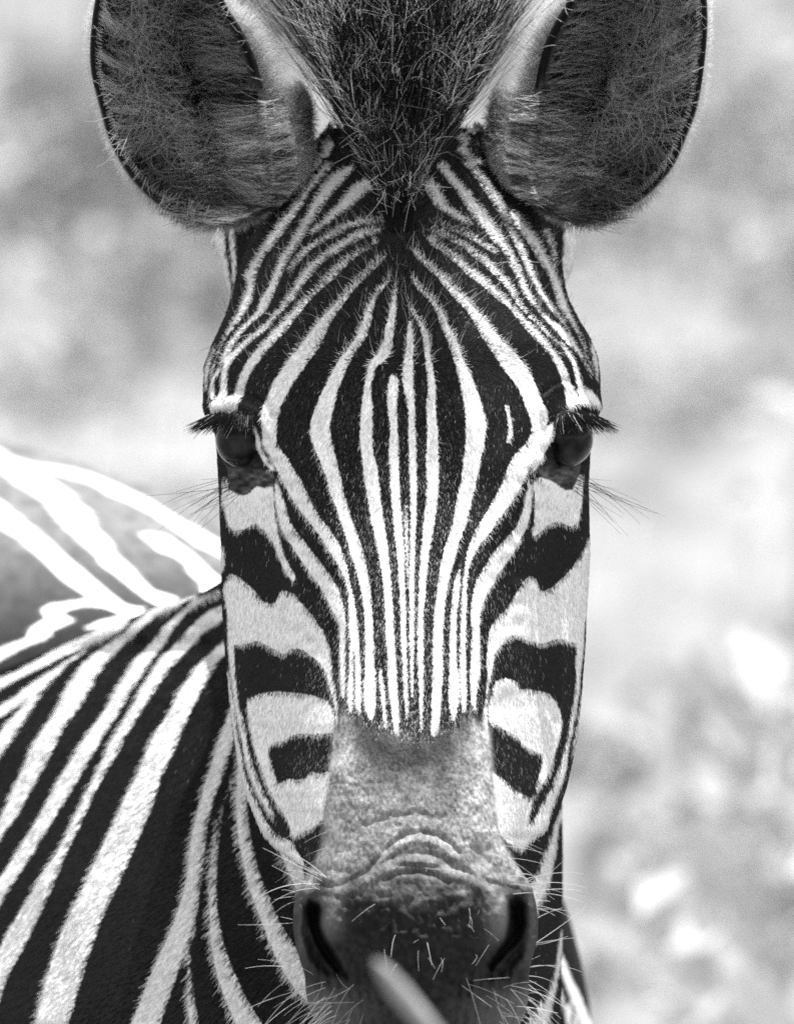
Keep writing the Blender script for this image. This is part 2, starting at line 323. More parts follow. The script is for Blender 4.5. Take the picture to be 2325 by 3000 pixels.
w(st(oH, [(815,45),(850,150),(900,220),(960,290),(1010,360),(1050,430),(1100,510),(1150,590),(1180,680),(1200,750),(1220,830),(1270,900),(1320,970),(1380,1060),(1420,1150),(1460,1250),(1490,1320),(1522,1390)],
         [(830,45),(900,110),(960,180),(1020,250),(1060,310),(1100,390),(1140,460),(1180,550),(1220,620),(1250,700),(1280,790),(1310,870),(1350,960),(1396,1060),(1436,1160),(1476,1270),(1510,1350)]))
w(st(oH, [(1080,220),(1130,300),(1170,400),(1190,520),(1195,570)], [(1130,190),(1170,290),(1190,400),(1200,500),(1200,570)]))
w(st(oH, [(1480,1130),(1500,1230),(1520,1330),(1530,1400)], [(1520,1180),(1545,1300),(1550,1400),(1545,1440)]))
# brows
w(ch(oH, [(1270,1480),(1330,1488),(1400,1530),(1440,1495),(1490,1510),(1545,1580),(1580,1640),(1560,1670),(1480,1640),(1380,1645),(1310,1700),(1290,1600)]))
w(ch(oA, [(40,1640),(100,1600),(190,1585),(320,1555),(290,1640),(250,1690),(130,1690),(40,1693)]))
HEAD_B.append(st(oH, [(1340,1480),(1375,1560),(1385,1600)], [(1360,1480),(1395,1560),(1400,1600)]))
# eyelid strips
oX = (498, 1085, 382 / 1693.0)
w(st(oX, [(830,560),(895,650),(950,740),(1010,840),(1070,950),(1120,1020),(1170,1120),(1225,1220),(1290,1295),(1345,1315)],
         [(870,560),(940,610),(1020,630),(1085,690),(1125,770),(1165,880),(1180,1000),(1240,1100),(1300,1190),(1350,1280)]))
w(ch(oC, [(1290,-10),(1220,70),(1140,135),(1118,200),(1078,290),(1040,370),(1010,450),(1000,530),(1065,470),(1100,390),(1140,315),(1182,225),(1222,135),(1280,45)]))
# below the eyes
w(st2([(oB, [(585,570),(580,660),(580,750),(595,850),(620,950),(640,1000),(680,1070),(720,1130),(750,1180),(800,1250),(840,1310),(890,1380),(940,1450),(990,1530),(1030,1610),(1060,1680)],
            [(605,600),(630,680),(650,740),(670,810),(690,880),(710,940),(750,1010),(800,1060),(860,1140),(910,1210),(960,1270),(1010,1340),(1060,1400),(1100,1480),(1120,1550),(1150,1640)]),
       (oD, [(1085,20),(1110,70),(1115,150),(1110,260),(1115,380),(1118,500),(1122,600),(1128,690)],
            [(1155,0),(1164,100),(1165,200),(1162,350),(1162,500),(1160,600),(1152,690)])]))
w(ch(oB, [(140,560),(185,560),(200,660),(260,690),(310,710),(370,690),(400,650),(430,630),(490,650),(540,600),(560,640),(568,700),(570,800),(588,900),(600,970),(618,1050),(630,1120),(650,1180),(680,1250),(700,1300),(735,1350),(750,1410),(720,1420),(690,1370),(640,1290),(600,1190),(560,1090),(520,1040),(480,990),(420,940),(380,960),(330,990),(260,1000),(210,980),(180,920),(165,850),(160,780),(135,800)]))
w(ch(oB, [(115,1100),(150,1130),(168,1200),(160,1290),(120,1330)]))
w(ch(oB, [(150,1460),(180,1390),(215,1360),(260,1370),(320,1420),(380,1470),(430,1530),(480,1590),(540,1610),(590,1590),(610,1530),(640,1500),(700,1510),(740,1530),(780,1580),(830,1640),(870,1685)])
  + ch(oD, [(920,60),(970,130),(1000,200),(1030,270),(1045,370),(1050,470),(1070,590),(1090,680),(1100,760),(1095,870),(1088,1000),(1082,1120),(1064,1120),(1075,900),(1080,790),(1070,740),(1040,650),(1020,570),(1000,480),(960,420),(920,370),(870,340),(820,300),(760,280),(700,290),(670,320),(640,330),(590,295),(540,275),(480,240),(430,215),(350,240),(300,250),(240,252),
            (245,400),(260,550),(275,680),(290,780),(320,880),(340,960),(350,1050),(370,1150),(400,1250),(430,1330),(460,1400),(490,1480),(530,1560),(570,1640),(580,1680),
            (540,1660),(500,1590),(460,1530),(430,1470),(400,1400),(370,1310),(340,1220),(320,1120),(300,1000),(280,900),(260,800),(240,680),(225,560),(215,470),(200,350),(190,200),(188,0)]))
w(st(oD, [(180,430),(190,560),(205,680),(220,850),(245,1000),(262,1130),(270,1230),(295,1350),(330,1470),(385,1600),(425,1690)],
         [(195,430),(212,560),(232,700),(252,830),(272,980),(290,1080),(310,1180),(330,1300),(350,1380),(400,1480),(450,1590),(490,1690)])
  )
w(st(oF, [(420,-10),(480,100),(560,200),(640,270),(700,310),(810,390)], [(490,-10),(520,50),(570,110),(640,150),(700,180),(740,210),(770,280),(830,380)]))
w(ch(oD, [(350,700),(400,680),(450,660),(540,640),(640,640),(760,650),(850,665),(920,680),(980,700),(1020,720),(1050,780),(1065,830),(1070,900),(1070,1100),(1050,1300),(1030,1400),(1000,1550),(975,1690)])
  + ch(oF, [(985,0),(880,80),(800,110),(740,150),(720,130),(680,0)])
  + ch(oD, [(640,1630),(590,1560),(540,1470),(500,1380),(470,1290),(430,1180),(400,1080),(385,1000),(365,900),(350,800)]))
HEAD_B.append(ch(oD, [(1062,982),(1000,985),(900,995),(830,985),(760,990),(700,1010),(650,1050),(600,1050),(560,1075),(530,1100),(525,1150),(545,1220),(570,1300),(590,1380),(605,1405),(650,1385),(700,1360),(780,1370),(840,1350),(880,1300),(940,1320),(1000,1310),(1042,1300),(1060,1150)]))
w(st2([(oC, [(985,570),(970,640),(950,720),(940,800),(910,900),(880,970),(840,1020),(790,1070),(730,1140),(680,1200),(640,1270),(590,1350),(550,1420),(530,1500),(510,1600),(505,1680)],
            [(1010,580),(1010,700),(1010,800),(990,880),(970,960),(940,1020),(910,1080),(870,1150),(850,1200),(800,1260),(770,1310),(720,1370),(700,1420),(660,1480),(620,1550),(600,1620),(580,1680)]),
       (oE, [(515,150),(510,300),(500,450),(500,600),(510,720),(530,800)], [(575,200),(580,350),(580,500),(560,580),(545,680),(546,790)])]))
w(ch(oC, [(1035,570),(1080,560),(1160,580),(1220,620),(1280,665),(1340,660),(1370,600),(1400,540),(1440,540),(1432,640),(1425,750),(1410,860),(1390,930),(1340,970),(1290,950),(1230,920),(1170,940),(1130,960),(1100,990),(1060,1030),(1020,1050),(1010,1000),(1030,900),(1035,800),(1030,700),(1020,620)]))
w(ch(oC, [(1500,1040),(1475,1060),(1440,1150),(1410,1210),(1380,1260),(1330,1320),(1290,1370),(1240,1410),(1200,1450),(1160,1480),(1110,1510),(1070,1480),(1040,1400),(1000,1380),(960,1400),(920,1460),(880,1520),(830,1600),(780,1680)])
  + ch(oE, [(740,0),(700,60),(660,130),(650,200),(640,300),(630,430),(640,500),(635,600),(625,700),(615,760),(605,850),(620,950),(645,1060),(655,1060),(650,950),(635,800),(642,700),(657,560),(680,450),(700,330),(740,270),(790,210),(840,175),(900,175),(920,190),(980,215),(1060,240),(1120,240),(1180,210),(1260,205),(1330,235),(1385,240),
            (1365,370),(1375,480),(1370,600),(1350,720),(1330,820),(1305,1000),(1280,1120),(1250,1230),(1195,1350),(1175,1430),(1130,1500),(1080,1600),(1030,1690)])
  + ch(oG, [(965,70),(930,250),(1000,180),(1080,110),(1150,40)])
  + ch(oE, [(1160,1640),(1200,1530),(1250,1400),(1290,1280),(1300,1170),(1320,1050),(1340,950),(1370,800),(1395,650),(1405,550),(1415,430),(1435,250),(1440,120),(1455,0),(1490,0)]))
w(st(oE, [(1425,560),(1410,700),(1388,850),(1360,1000),(1335,1150)], [(1450,560),(1440,700),(1410,850),(1380,1000),(1345,1150)]))
w(ch(oE, [(655,890),(650,760),(670,680),(690,600),(720,550),(780,530),(850,540),(890,570),(910,620),(960,620),(1040,630),(1100,640),(1160,665),(1210,720),(1240,790),(1255,870),(1250,950),(1220,1080),(1190,1180),(1160,1290),(1120,1370),(1060,1430),(1025,1490),(1000,1600),(980,1690)])
  + ch(oG, [(950,240),(925,250),(860,220),(800,180),(740,120),(720,0)]) + ch(oE, [(690,1500),(680,1300),(660,1100)]))
HEAD_B.append(ch(oE, [(640,885),(740,920),(800,960),(860,1000),(900,1030),(930,1070),(980,1110),(1040,1130),(1103,1165),(1090,1220),(1070,1320),(1050,1400),(1025,1510),(980,1512),(920,1480),(860,1450),(800,1390),(750,1350),(690,1310),(670,1250),(650,1100)]))
# bare dark skin round the eyes
EYE_DARK = [ch(oB, [(60,150),(150,70),(250,60),(300,110),(345,190),(430,310),(480,420),(550,500),(590,600),(560,640),(490,650),(430,630),(400,650),(370,690),(310,710),(250,690),(205,650),(190,500),(160,440),(130,380),(100,280)]),
            ch(oC, [(1270,45),(1360,0),(1450,20),(1500,120),(1480,200),(1475,280),(1440,340),(1410,400),(1405,480),(1385,560),(1360,630),(1310,665),(1250,640),(1200,600),(1120,570),(1070,530),(1050,480),(1095,395),(1135,315),(1175,225),(1215,130)])]
EYE_OPEN = [ch(oB, [(85,215),(160,120),(260,110),(330,190),(400,275),(450,350),(400,365),(330,410),(260,450),(210,452),(160,400),(120,320)]),
            ch(oC, [(1205,170),(1260,110),(1350,80),(1440,110),(1490,190),(1478,270),(1430,350),(1380,395),(1330,390),(1260,345),(1190,310),(1140,295),(1175,225)])]

NECK_W = []
n = NECK_W.append
n(ch(oN, [(-80,1730),(0,1690),(100,1650),(200,1620),(370,1600),(300,1640),(200,1670),(100,1720),(0,1780),(-80,1820)]))
n(st(oN, [(-100,1950),(0,1910),(120,1860),(260,1790),(400,1710),(560,1630),(700,1570),(850,1510),(960,1470)], [(-100,2060),(0,2000),(120,1920),(260,1850),(400,1780),(520,1710),(640,1660),(780,1600),(900,1530)]))
n(ch(oN, [(-60,2130),(0,2100),(150,2020),(290,1910),(420,1830),(560,1730),(650,1650),(580,1740),(480,1820),(380,1920),(300,2020),(200,2177)]) + ch(oM, [(130,110),(60,210),(0,300),(-60,400),(-60,210),(0,120),(100,0)])
  + ch(oN, [(190,2090),(260,2000),(150,2090),(0,2180),(-60,2220)]))
n(st2([(oN, [(1440,1290),(1280,1320),(1200,1350),(1080,1420),(1000,1480),(900,1560),(790,1640),(700,1710),(640,1770),(570,1860),(500,1970),(450,2060),(390,2160)],
            [(1440,1310),(1340,1340),(1250,1390),(1120,1450),(1040,1510),(950,1590),(860,1680),(800,1750),(720,1850),(680,1930),(600,2060),(525,2160)]),
       (oM, [(300,110),(220,250),(160,380),(90,530),(50,630),(0,740),(-60,860)], [(450,90),(400,190),(340,310),(270,440),(200,560),(130,690),(60,790),(0,890),(-60,1000)])]))
n(st2([(oN, [(1700,1240),(1565,1270),(1430,1310),(1340,1370),(1260,1450),(1200,1500),(1130,1580),(1070,1650),(1000,1740),(960,1800),(870,1940),(800,2050),(730,2160)],
            [(1700,1280),(1565,1300),(1480,1330),(1400,1380),(1320,1440),(1260,1520),(1200,1600),(1150,1680),(1080,1790),(1000,1900),(920,2020),(840,2160)]),
       (oM, [(640,110),(560,230),(480,350),(400,480),(340,600),(270,730),(180,870),(80,1030),(0,1150),(-60,1240)], [(740,130),(660,270),(580,400),(500,540),(410,680),(330,820),(250,950),(170,1070),(80,1210),(0,1340),(-60,1450)])]))
n(st2([(oN, [(1700,1340),(1570,1390),(1490,1420),(1410,1480),(1330,1560),(1260,1640),(1190,1720),(1120,1810),(1040,1940),(970,2060),(905,2165)],
            [(1700,1430),(1575,1490),(1500,1530),(1420,1590),(1350,1680),(1280,1760),(1200,1850),(1120,1960),(1050,2070),(985,2165)]),
       (oM, [(820,130),(740,280),(680,410),(600,570),(540,700),(480,830),(400,980),(310,1100),(230,1240),(150,1370),(70,1500),(0,1650),(-60,1770)], [(900,130),(830,270),(740,410),(680,530),(610,680),(550,810),(480,940),(430,1060),(370,1220),(300,1370),(230,1520),(160,1660),(90,1780),(40,1880),(0,2010),(-60,2160)])]))
n(st2([(oN, [(1800,1400),(1580,1640),(1480,1740),(1410,1820),(1350,1900),(1290,1980),(1240,2070),(1195,2165)], [(1850,1480),(1595,1740),(1550,1790),(1500,1880),(1450,1960),(1400,2050),(1345,2165)]),
       (oM, [(1120,90),(1070,190),(1020,300),(980,400),(930,500),(880,590),(830,710),(770,830),(710,960),(660,1070),(610,1180),(550,1290),(500,1400),(450,1490),(420,1580),(380,1690),(350,1800),(320,1900),(290,2020),(230,2250)],
            [(1290,110),(1240,230),(1190,330),(1140,430),(1110,530),(1080,640),(1020,770),(960,920),(900,1050),(850,1170),(800,1270),(750,1370),(700,1490),(670,1580),(630,1690),(600,1790),(570,1900),(530,2020),(470,2250)])]))
n(st(oM, [(1750,-300),(1610,0),(1580,90),(1540,200),(1500,340),(1450,480),(1420,590),(1390,700),(1360,830),(1340,960),(1330,1080),(1310,1210),(1280,1320),(1240,1430),(1190,1560),(1130,1690),(1070,1830),(1020,1950),(970,2080),(900,2250)],
         [(1900,-300),(1720,0),(1660,150),(1630,260),(1590,390),(1540,520),(1500,640),(1470,760),(1455,900),(1445,1000),(1430,1130),(1410,1260),(1400,1370),(1370,1490),(1330,1630),(1280,1760),(1230,1900),(1180,2040),(1110,2250)]))
n(st2([(oM, [(1640,420),(1570,650),(1530,810)], [(1655,420),(1590,620),(1555,780)]),
       (oF, [(100,0),(70,180),(50,350),(35,550),(35,700),(40,900),(55,1050),(80,1200),(120,1370),(170,1500),(220,1620),(300,1800)], [(135,0),(120,130),(105,300),(95,480),(95,650),(105,800),(130,930),(160,1060),(210,1200),(260,1310),(320,1440),(400,1580),(540,1800)])]))
n(st(oM, [(1378,1480),(1350,1620),(1335,1740),(1325,1900),(1325,2000),(1345,2250)], [(1388,1480),(1370,1620),(1360,1740),(1360,1850),(1370,1960),(1385,2060),(1420,2250)]))
n(st2([(oD, [(300,900),(270,1300),(262,1450),(262,1600)], [(420,900),(380,1300),(350,1470),(350,1600)]),
       (oF, [(265,0),(280,180),(310,330),(340,470),(380,620),(430,750),(480,880),(530,1020),(590,1150),(650,1260),(710,1360),(780,1450),(870,1530),(1000,1620)], [(355,0),(375,150),(410,300),(440,420),(480,530),(530,640),(570,760),(620,850),(660,930),(720,1020),(770,1090),(830,1180),(900,1260),(1000,1330)])]))
n(st(oF, [(560,150),(630,290),(660,370),(700,470),(740,550),(790,650),(900,800)], [(760,150),(830,300),(880,400),(920,480),(960,600),(1000,700),(1050,800)]))
n(st(oG, [(1250,-150),(1190,0),(1150,150),(1100,300),(1050,430),(1010,520),(970,600),(930,700),(880,800)], [(1290,-150),(1222,0),(1207,180),(1190,300),(1150,500),(1110,600),(1060,700),(1020,800),(960,900)]))
n(st(oG, [(1242,860),(1222,1000),(1205,1150),(1180,1280),(1150,1380),(1100,1480),(1030,1580),(960,1690)], [(1262,860),(1256,1000),(1240,1150),(1217,1280),(1192,1400),(1170,1500),(1150,1600),(1100,1760)]))
NECK_W += [[(600,640),(655,640),(660,720),(672,800),(676,880),(655,830),(635,760),(628,700)], [(668,620),(684,620),(690,730),(694,830),(686,840),(676,740)],
           [(1655,600),(1720,600),(1705,700),(1685,780),(1650,850),(1648,780),(1650,700)]]
TORSO_W = []
t = TORSO_W.append
t(ch(oN, [(-200,220),(0,280),(60,330),(150,360),(260,390),(380,400),(500,420),(620,450),(720,490),(820,530),(950,590),(1060,640),(1180,720),(1300,790),(1420,850),(1500,900),(1700,1010),(1700,1120),(1480,1000),(1400,970),(1280,880),(1180,810),(1080,740),(980,690),(880,640),(770,600),(720,560),(640,520),(540,490),(430,460),(300,440),(240,447),
          (330,490),(430,540),(520,630),(590,690),(650,760),(670,830),(730,890),(790,930),(800,990),(860,1060),(940,1120),(1000,1200),(1080,1280),(1180,1310),(1280,1340),(1180,1400),(1100,1380),(1030,1340),(950,1280),(880,1220),(790,1150),(700,1090),(690,1040),(600,970),(520,890),(450,820),(380,740),(320,650),(220,580),(100,510),(0,430),(-200,300)]))
t(ch(oN, [(-200,500),(0,650),(100,730),(220,830),(330,910),(420,1000),(520,1080),(640,1180),(720,1250),(830,1340),(900,1390),(1050,1410),(960,1470),(860,1450),(760,1410),(680,1380),(600,1310),(500,1250),(400,1170),(300,1060),(200,970),(100,890),(0,830),(-200,690)]))
t(ch(oN, [(700,1330),(500,1360),(350,1380),(280,1420),(330,1480),(290,1500),(200,1560),(190,1610),(160,1650),(300,1620),(390,1590),(340,1580),(430,1540),(540,1490),(430,1450),(480,1420),(600,1390),(720,1400),(860,1430)]))
t(ch(oN, [(990,880),(1060,940),(1110,1000),(1220,1030),(1310,1090),(1330,1150),(1420,1230),(1430,1330),(1700,1330),(1700,1260),(1565,1200),(1480,1130),(1380,1030),(1280,960),(1180,890),(1060,870)]))
t(ch(oN, [(580,1545),(700,1500),(850,1465),(950,1460),(880,1500),(740,1535),(600,1560)]))
t(ch(oN, [(-80,1730),(0,1690),(100,1650),(200,1620),(370,1600),(300,1640),(200,1670),(100,1720),(0,1780),(-80,1820)]))
TORSO_W += NECK_W[:3]
LIMB_W = [ch(oG, [(1200,1020),(1240,1100),(1290,1200),(1340,1330),(1400,1440),(1450,1560),(1500,1693),(1540,1800),(1460,1800),(1420,1693),(1370,1560),(1310,1420),(1260,1280),(1200,1150)]),
          ch(oG, [(1225,1330),(1260,1450),(1300,1560),(1340,1693),(1380,1800),(1330,1800),(1300,1693),(1260,1560),(1215,1450)]),
          ch(oG, [(1290,1490),(1340,1560),(1400,1693),(1430,1800),(1400,1800),(1370,1693),(1310,1560)])]

U0, V0, CELL = -400.0, 300.0, 3.0
GW, GH = int(2950 / CELL), int(2950 / CELL)
GU, GV = np.meshgrid(U0 + np.arange(GW) * CELL, V0 + np.arange(GH) * CELL)
def poly_sd(P, X, Y):
    P = np.asarray(P, float); Q = np.roll(P, -1, 0)
    d2 = np.full(X.shape, 1e12); inside = np.zeros(X.shape, bool)
    for (x0, y0), (x1, y1) in zip(P, Q):
        ex, ey = x1 - x0, y1 - y0
        L = ex * ex + ey * ey
        if L < 1e-9: continue
        tt = np.clip(((X - x0) * ex + (Y - y0) * ey) / L, 0, 1)
        d2 = np.minimum(d2, (X - x0 - tt * ex) ** 2 + (Y - y0 - tt * ey) ** 2)
        if y0 != y1:
            c = ((y0 > Y) != (y1 > Y)) & (X < (x1 - x0) * (Y - y0) / (y1 - y0) + x0)
            inside ^= c
    d = np.sqrt(d2)
    return np.where(inside, -d, d)
def chart(whites, blacks=()):
    F = np.full((GH, GW), 30.0)
    for sign, group in ((1, whites), (-1, blacks)):
        for P in group:
            A = np.asarray(P, float)
            i0 = max(0, int((A[:, 0].min() - 30 - U0) / CELL)); i1 = min(GW, int((A[:, 0].max() + 30 - U0) / CELL) + 1)
            j0 = max(0, int((A[:, 1].min() - 30 - V0) / CELL)); j1 = min(GH, int((A[:, 1].max() + 30 - V0) / CELL) + 1)
            if i1 <= i0 or j1 <= j0: continue
            d = poly_sd(P, GU[j0:j1, i0:i1], GV[j0:j1, i0:i1])
            S = F[j0:j1, i0:i1]
            F[j0:j1, i0:i1] = np.minimum(S, d) if sign > 0 else np.maximum(S, -d)
    return np.clip(F, -30, 30)
def look(F, u, v):
    x = np.clip((u - U0) / CELL, 0, GW - 1.001); y = np.clip((v - V0) / CELL, 0, GH - 1.001)
    i = x.astype(int); j = y.astype(int); a = x - i; b = y - j
    return (F[j, i] * (1 - a) + F[j, i + 1] * a) * (1 - b) + (F[j + 1, i] * (1 - a) + F[j + 1, i + 1] * a) * b
SD_HEAD = chart(HEAD_W, HEAD_B)
SD_NECK = chart(NECK_W)
SD_TORSO = chart(TORSO_W)
SD_LIMB = chart(LIMB_W)
EYE_MASK = np.minimum(chart([EYE_DARK[0]]), chart([EYE_DARK[1]]))
EYE_HOLE = np.minimum(chart([EYE_OPEN[0]]), chart([EYE_OPEN[1]]))
def blur(F):
    P = np.pad(F, 1, mode='edge')
    return (P[:-2, 1:-1] + P[2:, 1:-1] + P[1:-1, :-2] + P[1:-1, 2:] + 2 * F) / 6
SD_HEAD = blur(SD_HEAD); SD_NECK = blur(blur(SD_NECK)); SD_TORSO = blur(blur(SD_TORSO))

# ---------------------------------------------------------------- the setting: ground and the hillside behind
def ground_z(x, y):
    r = np.clip((y - 9.0) / 26.0, 0, 1)
    return 0.04 * np.sin(x * 0.9 + 1.3) * np.sin(y * 0.7) * np.clip(np.abs(y - 0.8) - 1.5, 0, 1) + 9.0 * r * r * (3 - 2 * r) + np.clip(y - 35, 0, None) * 0.12
gx = np.concatenate([np.linspace(-400, -32, 24), np.linspace(-30, 30, 121), np.linspace(32, 400, 24)])
gy = np.concatenate([np.linspace(-200, -12, 16), np.linspace(-10, 45, 111), np.linspace(50, 500, 30)])
GX, GY = np.meshgrid(gx, gy)
gP = np.stack([GX, GY, ground_z(GX, GY)], -1)
M_GROUND = simple('dry_ground', 0.20, rough=0.95, spec=0.1, noise=0.45, scale=3.0)
ground = mesh('ground', gP.reshape(-1, 3), grid_faces(len(gy), len(gx), wrap=False), M_GROUND)
tag(ground, kind='structure')

# ---------------------------------------------------------------- the zebra
BASE = (-0.2, 0.9, 0.0)
zebra = empty('zebra', BASE); zebra['base'] = BASE
tag(zebra, 'striped zebra facing forward with upright mane and two round ears', 'zebra')

V_all, F_all, SDv, T2v, M2v = [], [], [], [], []
nv = 0
def put(P, F, sd, t2=None, m2=None):
    global nv
    P = P.reshape(-1, 3); V_all.append(P); F_all.append(F + nv); nv += len(P)
    SDv.append(np.ravel(sd)); T2v.append(np.zeros(len(P)) if t2 is None else np.ravel(t2)); M2v.append(np.zeros(len(P)) if m2 is None else np.ravel(m2))
def cap(P, top=True):                                     # close a loft end with a fan row
    c = P[0 if top else -1].mean(0)
    row = P[0 if top else -1] * 0.0 + c
    mid = P[0 if top else -1] * 0.5 + c * 0.5
    return np.concatenate([row[None], mid[None], P]) if top else np.concatenate([P, mid[None], row[None]])

# ---- head
v = np.arange(375, 3170, 4.6)
uSL = tab(v, [(375,960),(450,900),(510,880),(600,815),(700,740),(780,705),(873,683),(930,664),(1008,628),(1068,605),(1114,601),(1181,600),(1205,603),(1235,622),(1275,634),(1320,639),(1440,645),(1650,650),(1800,653),(1949,664),(2041,673),(2119,680),(2200,692),(2239,699),(2321,719),(2367,738),(2400,751),(2442,772),(2481,805),(2513,850),(2536,884),(2580,918),(2640,915),(2720,915),(2800,925),(2900,940),(3000,968),(3170,1090)], 12)
uSR = tab(v, [(375,1410),(450,1470),(510,1500),(600,1570),(700,1620),(780,1640),(845,1650),(883,1661),(937,1689),(990,1721),(1043,1742),(1096,1750),(1149,1752),(1185,1756),(1210,1748),(1250,1727),(1306,1723),(1413,1719),(1483,1721),(1554,1723),(1625,1725),(1714,1721),(1800,1716),(1889,1712),(1977,1705),(2083,1698),(2154,1689),(2225,1675),(2303,1657),(2367,1636),(2400,1624),(2435,1600),(2467,1564),(2500,1528),(2530,1500),(2580,1512),(2640,1520),(2720,1520),(2800,1512),(2900,1500),(3000,1475),(3170,1350)], 12)
uEL = tab(v, [(375,1080),(600,960),(800,860),(1000,800),(1200,800),(1350,850),(1500,905),(1700,965),(1850,985),(1950,990),(2062,986),(2119,979),(2207,977),(2243,970),(2296,965),(2367,953),(2446,952),(2496,940),(2520,930),(2570,901),(2613,880),(2666,873),(2719,871),(2776,880),(2822,894),(2861,905),(2914,908),(2960,919),(3000,937),(3100,1000),(3170,1070)], 16)
uER = tab(v, [(375,1290),(600,1380),(800,1490),(1000,1570),(1200,1590),(1350,1560),(1500,1500),(1700,1440),(1850,1425),(1977,1427),(2076,1418),(2137,1427),(2190,1432),(2254,1437),(2332,1448),(2418,1456),(2460,1462),(2517,1494),(2570,1530),(2605,1547),(2655,1558),(2705,1563),(2754,1560),(2807,1546),(2843,1538),(2914,1535),(2967,1528),(3000,1512),(3100,1440),(3170,1370)], 16)
uC = tab(v, [(375,1180),(900,1178),(1500,1195),(2100,1203),(2700,1217),(3170,1220)], 60)
yC = tab(v, [(375,.105),(500,.072),(650,.038),(800,.010),(1000,-.017),(1200,-.040),(1500,-.070),(1800,-.103),(2100,-.137),(2350,-.166),(2480,-.180),(2560,-.190),(2640,-.198),(2750,-.204),(2850,-.203),(2950,-.192),(3050,-.170),(3170,-.125)], 40)
dE = tab(v, [(375,.020),(600,.022),(800,.024),(1000,.022),(1200,.024),(1500,.016),(1800,.009),(2100,.008),(2300,.010),(2450,.016),(2570,.034),(2700,.044),(2850,.046),(3000,.050),(3170,.04)], 40)
yS = tab(v, [(375,.135),(600,.105),(800,.088),(1000,.070),(1150,.056),(1300,.048),(1500,.046),(1800,.036),(2000,.020),(2200,-.006),(2400,-.046),(2500,-.088),(2560,-.122),(2700,-.128),(3000,-.118),(3170,-.09)], 30)
yE = yC + dE
def rails(uS, uE):
    fM = tab(v, [(375,.5),(2400,.5),(2540,.5),(2600,1.02),(3170,1.02)], 20)       # mid-cheek rail
    uM = uS + (uE - uS) * fM
    gM = tab(v, [(375,.42),(1200,.40),(1400,.44),(2400,.42),(3170,.45)], 40)
    yM = yE + (yS - yE) * gM
    return uM, yM
uML, yM = rails(uSL, uEL); uMR, _ = rails(uSR, uER)
qL = uC + (uEL - uC) * .55; qR = uC + (uER - uC) * .55; yQ = yC + dE * .22
bkx = .45
C = np.stack([np.stack([uC, yS + .085], -1), np.stack([uSL + (uC - uSL) * bkx, yS + .062], -1), np.stack([uSL, yS], -1), np.stack([uML, yM], -1),
              np.stack([uEL, yE], -1), np.stack([qL, yQ], -1), np.stack([uC, yC], -1), np.stack([qR, yQ], -1), np.stack([uER, yE], -1),
              np.stack([uMR, yM], -1), np.stack([uSR, yS], -1), np.stack([uSR + (uC - uSR) * bkx, yS + .062], -1)], 1)
m_ = [10, 14, 60, 56, 40, 40, 40, 40, 56, 60, 14, 10]
Q = crom(C, m_)                                           # (rows, cols, [u, y])
U = Q[..., 0]; Y = Q[..., 1]; Vv = np.repeat(v[:, None], U.shape[1], 1)
front = np.zeros(U.shape[1]); c0 = m_[0] + m_[1]; c1 = sum(m_[:10]); front[c0 - 4:c1 + 5] = 1
fr = front[None, :]
# relief: brows, lids, nostrils, folds of the muzzle (metres, positive = towards the nose side)
H = np.zeros_like(U)
def bump(u0, v0, su, sv, a, rot=0.0):
    global H
    c_, s_ = math.cos(rot), math.sin(rot); x = (U - u0) * c_ + (Vv - v0) * s_; y = -(U - u0) * s_ + (Vv - v0) * c_
    H = H + a * np.exp(-0.5 * ((x / su) ** 2 + (y / sv) ** 2))
def fold(P, wd, a):
    global H
    H = H + a * np.exp(-(line_d(P, U, Vv) / wd) ** 2) * (.55 + .9 * vnoise(U / 38 + wd, Vv / 30))
fold([(598,1196),(650,1186),(700,1188),(745,1212),(772,1258),(800,1330)], 22, .0050)
fold([(1764,1192),(1715,1186),(1670,1195),(1640,1225),(1615,1275),(1580,1340)], 22, .0050)
fold([(700,1146),(745,1150),(775,1172),(795,1215)], 9, -.0022)
fold([(1590,1150),(1620,1125),(1650,1112),(1672,1120)], 9, -.0022)
bump(728,1400,48,26,.0060,-.15); bump(1636,1398,48,26,.0060,.15)
fold([(690,1380),(740,1372),(785,1360)], 6, -.0020); fold([(690,1402),(735,1398),(780,1385)], 5, -.0016); fold([(700,1425),(740,1420)], 5, -.0012)
fold([(1690,1375),(1640,1370),(1590,1355)], 6, -.0020); fold([(1685,1400),(1640,1398),(1590,1380)], 5, -.0016)
hole = look(EYE_HOLE, U, Vv)
H -= .016 * sstep(-hole, -4, 14) * fr
# zygomatic ridge and the hollow between it and the nose
fold([(820,1400),(850,1600),(880,1800),(900,2000)], 45, .0030); fold([(1560,1400),(1530,1600),(1510,1800),(1490,2000)], 45, .0030)
# muzzle folds
kf = lambda pts: ch(oF, pts); kg = lambda pts: ch(oG, pts)
oK = (792, 2345, 879 / 955.0); kk = lambda pts: ch(oK, pts)
fold(kk([(140,268),(200,272),(250,258),(295,235),(335,208),(375,188),(420,174),(470,168),(520,176),(565,202),(620,228),(680,258),(740,276),(790,285)]), 10, -.0017)
fold(kk([(130,292),(200,296),(260,284),(305,262),(345,238),(385,216),(430,202),(475,200),(520,206),(565,230),(620,256),(680,286),(735,300)]), 16, .0011)
fold(kk([(322,206),(350,178),(390,140),(430,108),(480,100),(535,112),(575,140),(600,170)]), 8, -.0018)
fold(kk([(345,196),(400,148),(450,128),(500,130),(550,150),(590,190)]), 11, .0011)
fold(kk([(390,212),(430,206),(480,208),(530,214)]), 6, -.0014)
fold(kk([(360,250),(410,232),(470,228),(530,240),(570,262)]), 8, -.0018)
fold(kk([(300,80),(380,52),(460,44),(540,58)]), 10, -.0010)
